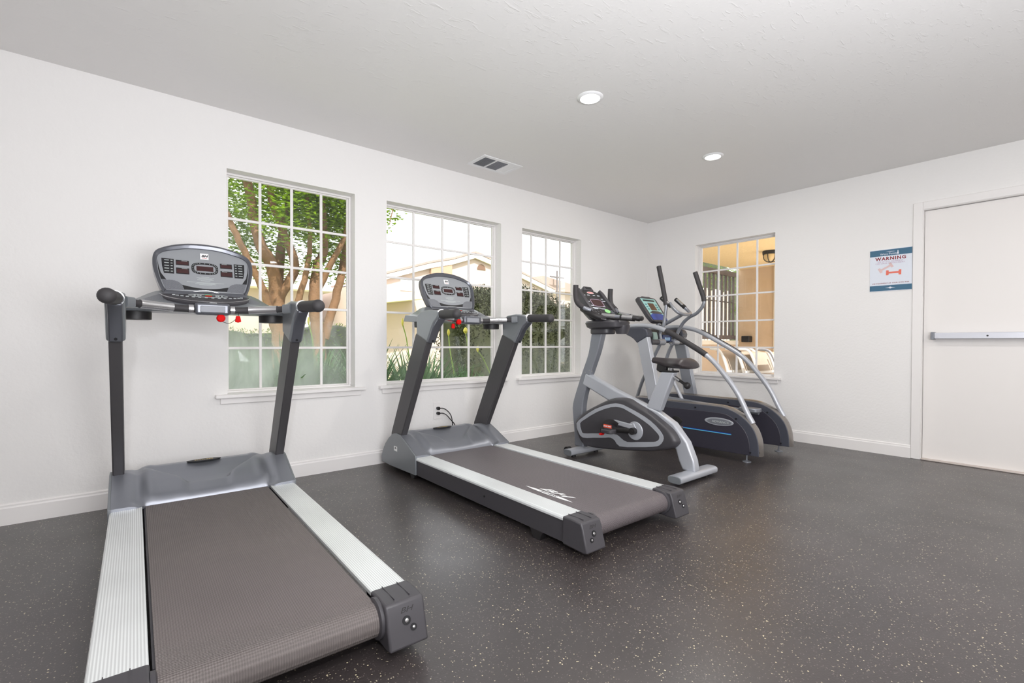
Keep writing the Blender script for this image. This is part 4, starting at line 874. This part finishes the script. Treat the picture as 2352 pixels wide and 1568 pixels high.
# far trees
def far_tree(x, y, h, rr, n, label):
    t = empty('tree', (x, y, -.12), 0, label, 'tree')
    MB().tube([(0, 0, 0), (0.1, 0, h*.4), (0, .1, h*.8)], .12, 10, taper=[1, .8, .5]).build('trunk', M['bark'], t)
    m = MB()
    def fn():
        d = Vector((random.gauss(0, 1), random.gauss(0, 1), random.gauss(0, 1))).normalized()*rr*random.random()**.4
        return Vector((0, 0, h-rr*.4))+Vector((d.x, d.y, d.z*.8))
    leaves(m, n, fn, .22); m.build('foliage', M['leaf'], t, flat=True)
far_tree(-1.5, 11.0, 4.6, 2.0, 1500, 'round green tree far behind the first window, left of the many-trunked tree')
# hanging branch in the corner of the wide window belongs to a tree standing outside the left side of the view
tb = empty('tree', (2.62, 6.2, -.12), 0, 'leafy drooping twig of a small tree in the top left corner of the wide window', 'tree')
L0 = Vector((3.05, 6.2, -.12)); m1 = MB(); Q = [p-L0 for p in cat([(3.0, 6.6, 0-.12), (2.98, 6.6, 1.6), (2.95, 6.6, 3.0), (3.1, 6.5, 3.5), (3.35, 6.45, 3.3), (3.47, 6.4, 2.95), (3.42, 6.4, 2.62)], 5)]
m1.tube(Q, 1.0, 8, taper=[.035-.03*i/(len(Q)-1) for i in range(len(Q))]); m1.build('trunk', M['bark'], tb)
m2 = MB()
for (x_, y_, z_, r_, n_) in ((3.33, 6.45, 3.15, .28, 110), (3.52, 6.4, 2.78, .15, 30), (3.36, 6.4, 2.60, .15, 30), (3.45, 6.4, 2.95, .14, 24)):
    def fn(): 
        d = Vector((random.gauss(0, 1), random.gauss(0, 1), random.gauss(0, 1))).normalized()*r_*random.random()**.4
        return Vector((x_, y_, z_))-L0+d
    leaves(m2, n_, fn, .085)
m2.build('foliage', M['leaf'], tb, flat=True)
# hedge
def hedge(name, x0, x1, y0, y1, top, label, n, m=M['leaf_dark'], core=M['hedge_core']):
    h = empty(name, ((x0+x1)/2, (y0+y1)/2, -.12), 0, label, 'hedge'); L0 = Vector(h.location)
    secs = []
    k = 40
    for i in range(k+1):
        x = x0+(x1-x0)*i/k; e = min(1, min(i, k-i)/3+.35); tp = top(x)-.03; sec = []
        for j in range(24):
            a = PI*j/23; c_, s_ = math.cos(a), math.sin(a)
            yy = (y0+y1)/2-math.copysign(abs(c_)**.35, c_)*(y1-y0)/2*e+random.uniform(-.03, .03)
            zz = -.12+(tp+.12)*abs(s_)**.3+random.uniform(-.02, .02) if 0 < j < 23 else -.12
            sec.append((x-L0.x, yy-L0.y, zz-L0.z))
        secs.append(sec)
    MB().loft(secs).build('branches', core, h)
    lf = MB()
    for _ in range(n):
        x = random.uniform(x0, x1); w = random.random(); tp = top(x)
        if w < .72: p = Vector((x, y0+random.uniform(-.02, .04), random.uniform(0, tp)))
        elif w < .92: p = Vector((x, random.uniform(y0, y1), tp+random.uniform(-.06, .05)))
        else: p = Vector((x0+random.uniform(.0, .07), random.uniform(y0, y1), random.uniform(0, top(x0))))
        leaves(lf, 1, lambda: p-L0, .052, droop=1.6)
    lf.build('foliage', m, h, flat=True)
hedge('hedge', 4.22, 6.75, 6.5, 7.3, lambda x: 1.88+.03*math.sin(7*x)+.05*math.sin(2.3*x+1)-.25*sstep(6.2, 6.75, x), 'tall dark clipped hedge beyond the third window and the right side of the wide window', 14000)
hedge('hedge', 6.9, 8.0, 6.7, 7.4, lambda x: 1.62+.12*math.sin(3*x), 'lower olive hedge with rounded top at the right edge of the third window', 4000)
hedge('hedge', 8.4, 14.5, 6.4, 7.2, lambda x: 3.15+.15*math.sin(2.2*x), 'bright green hedge behind the slatted fence beyond the right window', 7000, M['leaf'], M['leaf_dark'])
# strap-leaved plants under the windows
def strap_plant(x, y, h, n, stalks, label):
    p = empty('strap_leaf_plant', (x, y, -.12), 0, label, 'plant', 'strap-leaved plants under the windows')
    mb = MB()
    for k in range(n):
        a = random.uniform(0, 2*PI); L_ = h*random.uniform(.8, 1.25); w = random.uniform(.014, .028); lean = random.uniform(.15, .75)
        d = Vector((math.cos(a), math.sin(a), 0)); q = Vector((-d.y, d.x, 0)); b = d*random.uniform(0, .10); rows = []
        for i in range(7):
            t = i/6; c = b+d*(lean*L_*.75*t*t)+Vector((0, 0, L_*(t-.38*lean*t**3))); ww = w*(1-t**3)+.001
            rows.append([c-q*ww, c+Vector((0, 0, -.004)), c+q*ww])
        mb.loft(rows, closed=False)
    mb.build('leaves', M['strap'], p, angle=80)
    for (dx, dy, hh, bend, bud) in stalks:
        P = cat([(dx*.3, dy*.3, 0), (dx*.6, dy*.6, hh*.5), (dx+bend*.5, dy, hh*.85), (dx+bend, dy, hh)], 5)
        s_ = MB().tube(P, .006, 6).build('flower_stalk', M['stem'], p)
        R = Matrix.Translation((dx+bend, dy, hh))
        MB().lathe([(.002, -.02), (.014*bud, -.008), (.024*bud, .012), (.020*bud, .035), (.006, .055)], R, 10).build('flower_bud', M['bud'], s_)
x = .35; i = 0
hedge('hedge', -.6, 3.9, 8.7, 9.3, lambda x: 1.20+.08*math.sin(2.6*x), 'low bright green hedge beyond the tree trunks outside the first window', 4200, M['leaf'], M['leaf_dark'])
W1 = [(.30, 4.35), (.72, 4.60), (1.08, 4.30), (1.42, 4.62), (1.80, 4.32)]
L1 = ['first from the left', 'second from the left', 'in the middle', 'second from the right', 'last on the right']
for (px, py), l in zip(W1, L1): strap_plant(px, py, 1.0, 150, [(.05, .1, 1.25, -.08, .5)] if l.startswith('second from the right') else [], 'green strap-leaved clump outside the first window, '+l)
W2 = [(2.22, 4.25, [(.05, .1, 1.25, -.10, .5)]), (2.55, 4.55, []), (2.80, 4.25, [(0.0, .2, 1.16, -.04, .7)]), (3.08, 4.6, [(.06, 0, 1.19, -.06, 1.15)]), (3.40, 4.35, [(0.0, .15, .98, -.22, .7)])]
L2 = ['first from the left with one thin stalk', 'second from the left', 'in the middle with a pale bud', 'behind the yellow flower bud', 'last on the right with a bending stalk']
for (px, py, st), l in zip(W2, L2): strap_plant(px, py, .74 if px > 2.6 else .92, 120, st, 'green strap-leaved clump outside the wide window, '+l)
# neighbouring house with a gable
hs = empty('house', (9.5, 15.5, -.12), 0, 'cream neighbouring house with gabled roof and half-round vent beyond the wide window', 'house'); hx, hy, hz = 9.5, 15.5, -.12
def hp(x, z): return (x-hx, z-hz)
yw = 14.0-hy; yb = 22.0-hy
eave = [(5.6, 2.76), (6.45, 3.05), (7.93, 3.53), (8.75, 3.73), (9.70, 4.06), (11.6, 3.62), (13.6, 3.05)]
MB().prism([hp(a, b-.04) for a, b in eave]+[hp(13.6, -.12), hp(5.6, -.12)], 'y', yw, yb).build('wall', M['house'], hs, flat=True)
MB().prism([hp(a, b+.02) for a, b in eave]+[hp(a, b-.14) for a, b in eave[::-1]], 'y', yw-.14, yw-.08).build('fascia', M['house_white'], hs, flat=True)
MB().prism([hp(a, b+.10) for a, b in eave]+[hp(a, b+.03) for a, b in eave[::-1]], 'y', yw-.16, yb).build('roof', M['roof'], hs, flat=True)
MB().prism([hp(7.2, 3.2), hp(8.9, 3.72), hp(10.2, 4.35), hp(10.9, 4.30), hp(13.6, 3.4)], 'y', yw+1.0, yb).build('upper_roof', M['roof'], hs, flat=True)
MB().prism([hp(9.86+.18*(1-math.cos(PI*k/12)), 3.55+.20*math.sin(PI*k/12)) for k in range(13)], 'y', yw-.02, yw+.01).build('gable_vent', mat('vent_brown', (120, 92, 74), .8), hs, flat=True)
MB().prism([hp(7.95, 2.3), hp(8.75, 2.3), hp(8.75, 3.68), hp(7.95, 3.50)], 'y', yw-.12, yw).build('wall_return', mat('tan_siding', (180, 152, 128), .85, var=(8, .15)), hs, flat=True)
pr = MB().prism([hp(5.4, 2.28), hp(7.35, 2.52), hp(7.35, 2.30), hp(5.4, 2.02)], 'y', yw-1.3, yw-.02).build('porch_roof', M['roof_olive'], hs, flat=True)
w_ = MB().box(6.9-hx, 7.6-hx, yw-.03, yw+.01, 2.60-hz, 3.0-hz).build('window', mat('pale_window', (214, 216, 214), .3), hs, flat=True)
h2 = empty('house', (3.5, 17.5, -.12), 0, 'pale single-storey house seen between the trunks through the first window', 'house')
MB().box(-5.5, 1.5, -1.3, 4, 0, 2.75).build('wall', M['house'], h2, flat=True)
MB().prism([(-6.2, 2.7), (1.9, 2.7), (1.2, 3.6), (-5, 3.6)], 'y', -1.9, 4.4).build('roof', M['house_white'], h2, flat=True)
MB().box(.3, 1.5, -1.36, -1.29, 1.2, 2.2).build('window', M['white'], h2, flat=True)
h3 = empty('house', (24.5, 26.5, -.12), 0, 'distant low house with pale roof beyond the hedge in the third window', 'house')
MB().box(-4, 6, -1.0, 5, 0, 4.9).build('wall', M['house'], h3, flat=True)
MB().prism([(-4.6, 4.85), (6.6, 4.85), (5.0, 5.7), (1.5, 5.5), (-1.2, 5.85), (-3, 5.45)], 'y', -1.5, 5.5).build('roof', M['roof'], h3, flat=True)
up = empty('utility_pole', (24.2, 24.5, -.12), 0, 'thin distant utility pole with crossarm above the far roofs', 'utility pole')
MB().cyl((0, 0, 0), (0, 0, 6.2), .06, 8).build('pole', M['wood'], up); MB().box(-.7, .7, -.04, .04, 5.7, 5.8).build('crossarm', M['wood'], up)
# covered patio beyond the right window
struct(MB().box(E+TH+.01, 9.75, 1.6, 4.56, 2.42, 2.56).build('patio_ceiling', M['porch'], flat=True))
struct(MB().box(9.6, 9.75, 1.0, 4.58, -.02, 2.42).build('patio_wall', M['porch_wall'], flat=True))
struct(MB().box(9.565, 9.6, 3.80, 3.90, -.02, 2.42).build('trim_3', M['tanwood'], flat=True))
lw = empty('garden_wall', (7.5, 4.66, -.12), 0, 'low cream stucco garden wall with flat cap below the slatted fence', 'wall')
MB().box(-2.2, 2.1, -.06, .06, 0, 1.05).build('wall_body', M['stucco_out'], lw); MB().box(-2.2, 2.1, -.09, .09, 1.05, 1.13).build('wall_cap', M['house_white'], lw)
fn_ = empty('slatted_fence', (7.5, 4.66, 1.01), 0, 'dark wooden slatted fence standing on the low patio wall', 'fence')
MB().box(-2.2, 2.1, -.03, .03, 1.27, 1.36).build('top_rail', M['wood'], fn_); MB().box(-2.2, 2.1, -.03, .03, .02, .10).build('bottom_rail', M['wood'], fn_); MB().box(-2.2, 2.1, .02, .035, .75, .77).build('middle_rail', M['wood'], fn_)
xx = -2.16
while xx < 2.08:
    MB().box(xx, xx+.045, -.015, .015, .10, 1.27).build('slat', M['wood'], fn_); xx += .155
pb = empty('board_fence', (11.2, 6.1, -.12), 0, 'pale upright board fence behind the dark slatted fence', 'fence')
for k in range(13):
    MB().box(-.95+k*.16, -.835+k*.16, -.012, .012, 0, 2.4+.03*math.sin(k*1.7)).build('board', M['tanwood'], pb)
# patio lamp
pl = empty('patio_lamp', (8.02, 3.32, 2.42), 0, 'black caged porch lamp with amber glass on the patio ceiling', 'outdoor lamp')
MB().lathe([(.115, 0), (.12, -.02), (.115, -.055), (.02, -.06)], None, 24).build('base', M['ink'], pl)
MB().lathe([(.095, -.056), (.098, -.09), (.085, -.13), (.05, -.162), (.01, -.17)], None, 20).build('glass_globe', mat('amber_glass', (226, 200, 150), .25), pl)
for k in range(3):
    a = PI*k/3; MB().tube([(math.cos(a)*.105*c_, math.sin(a)*.105*c_, z_) for c_, z_ in ((1, -.05), (1, -.09), (.88, -.135), (.55, -.168), (0, -.18), (-.55, -.168), (-.88, -.135), (-1, -.09), (-1, -.05))], .006, 6).build('cage_bar', M['ink'], pl)
# curved patio chairs stacked by the window
def lounge(x, y, label, col):
    c = empty('patio_chair', (x, y, -.02), 0, label, 'patio chair', 'curved patio chairs outside the right window')
    for s in (0, .5):
        P = cat([(s, .17, .90), (s, .06, .885), (s, .0, .80), (s, -.06, .62), (s, -.10, .40), (s, -.22, .24), (s, -.45, .20)], 5)
        MB().tube(P, .016, 8).build('side_frame', col, c)
    MB().box(0, .5, -.075, -.055, .60, .63).build('cross_rail', M['white'], c)
    g = [[(q, p[0]-.004, p[1]) for q in (.03, .47)] for p in ((.13, .87), (.04, .85), (.0, .78), (-.06, .6), (-.10, .40), (-.21, .26), (-.43, .22))]
    MB().loft(g, closed=False).build('sling_seat', mat('sling_fabric', (176, 158, 142), .8), c)
    for s in (0, .5):
        for yy in (-.42, .08): MB().cyl((s, yy, 0), (s, yy*.9-.03, .25), .014, 8).build('leg', col, c)
greyish = mat('grey_chair_frame', (150, 150, 156), .4)
lounge(5.95, 3.03, 'white curved patio chair leftmost outside the right window', M['white'])
lounge(6.02, 2.86, 'white curved patio chair in the middle of the row outside the right window', M['white'])
lounge(6.08, 2.72, 'white curved patio chair third from the left outside the right window', M['white'])
lounge(5.95, 2.42, 'grey-framed curved patio chair at the right edge of the right window', greyish)
bb = MB().box(8.0, 8.5, 3.1, 3.5, -.02, .62).build('storage_box', M['sign_white'], bevel=.02); tag(bb, 'pale grey storage box standing by the patio wall', 'box')
tk = MB().box(9.45, 9.6, 4.30, 4.45, .98, 1.10).build('wall_lantern_box', M['ink'], bevel=.01); tag(tk, 'small black box fixed at the end of the patio fence', 'box')
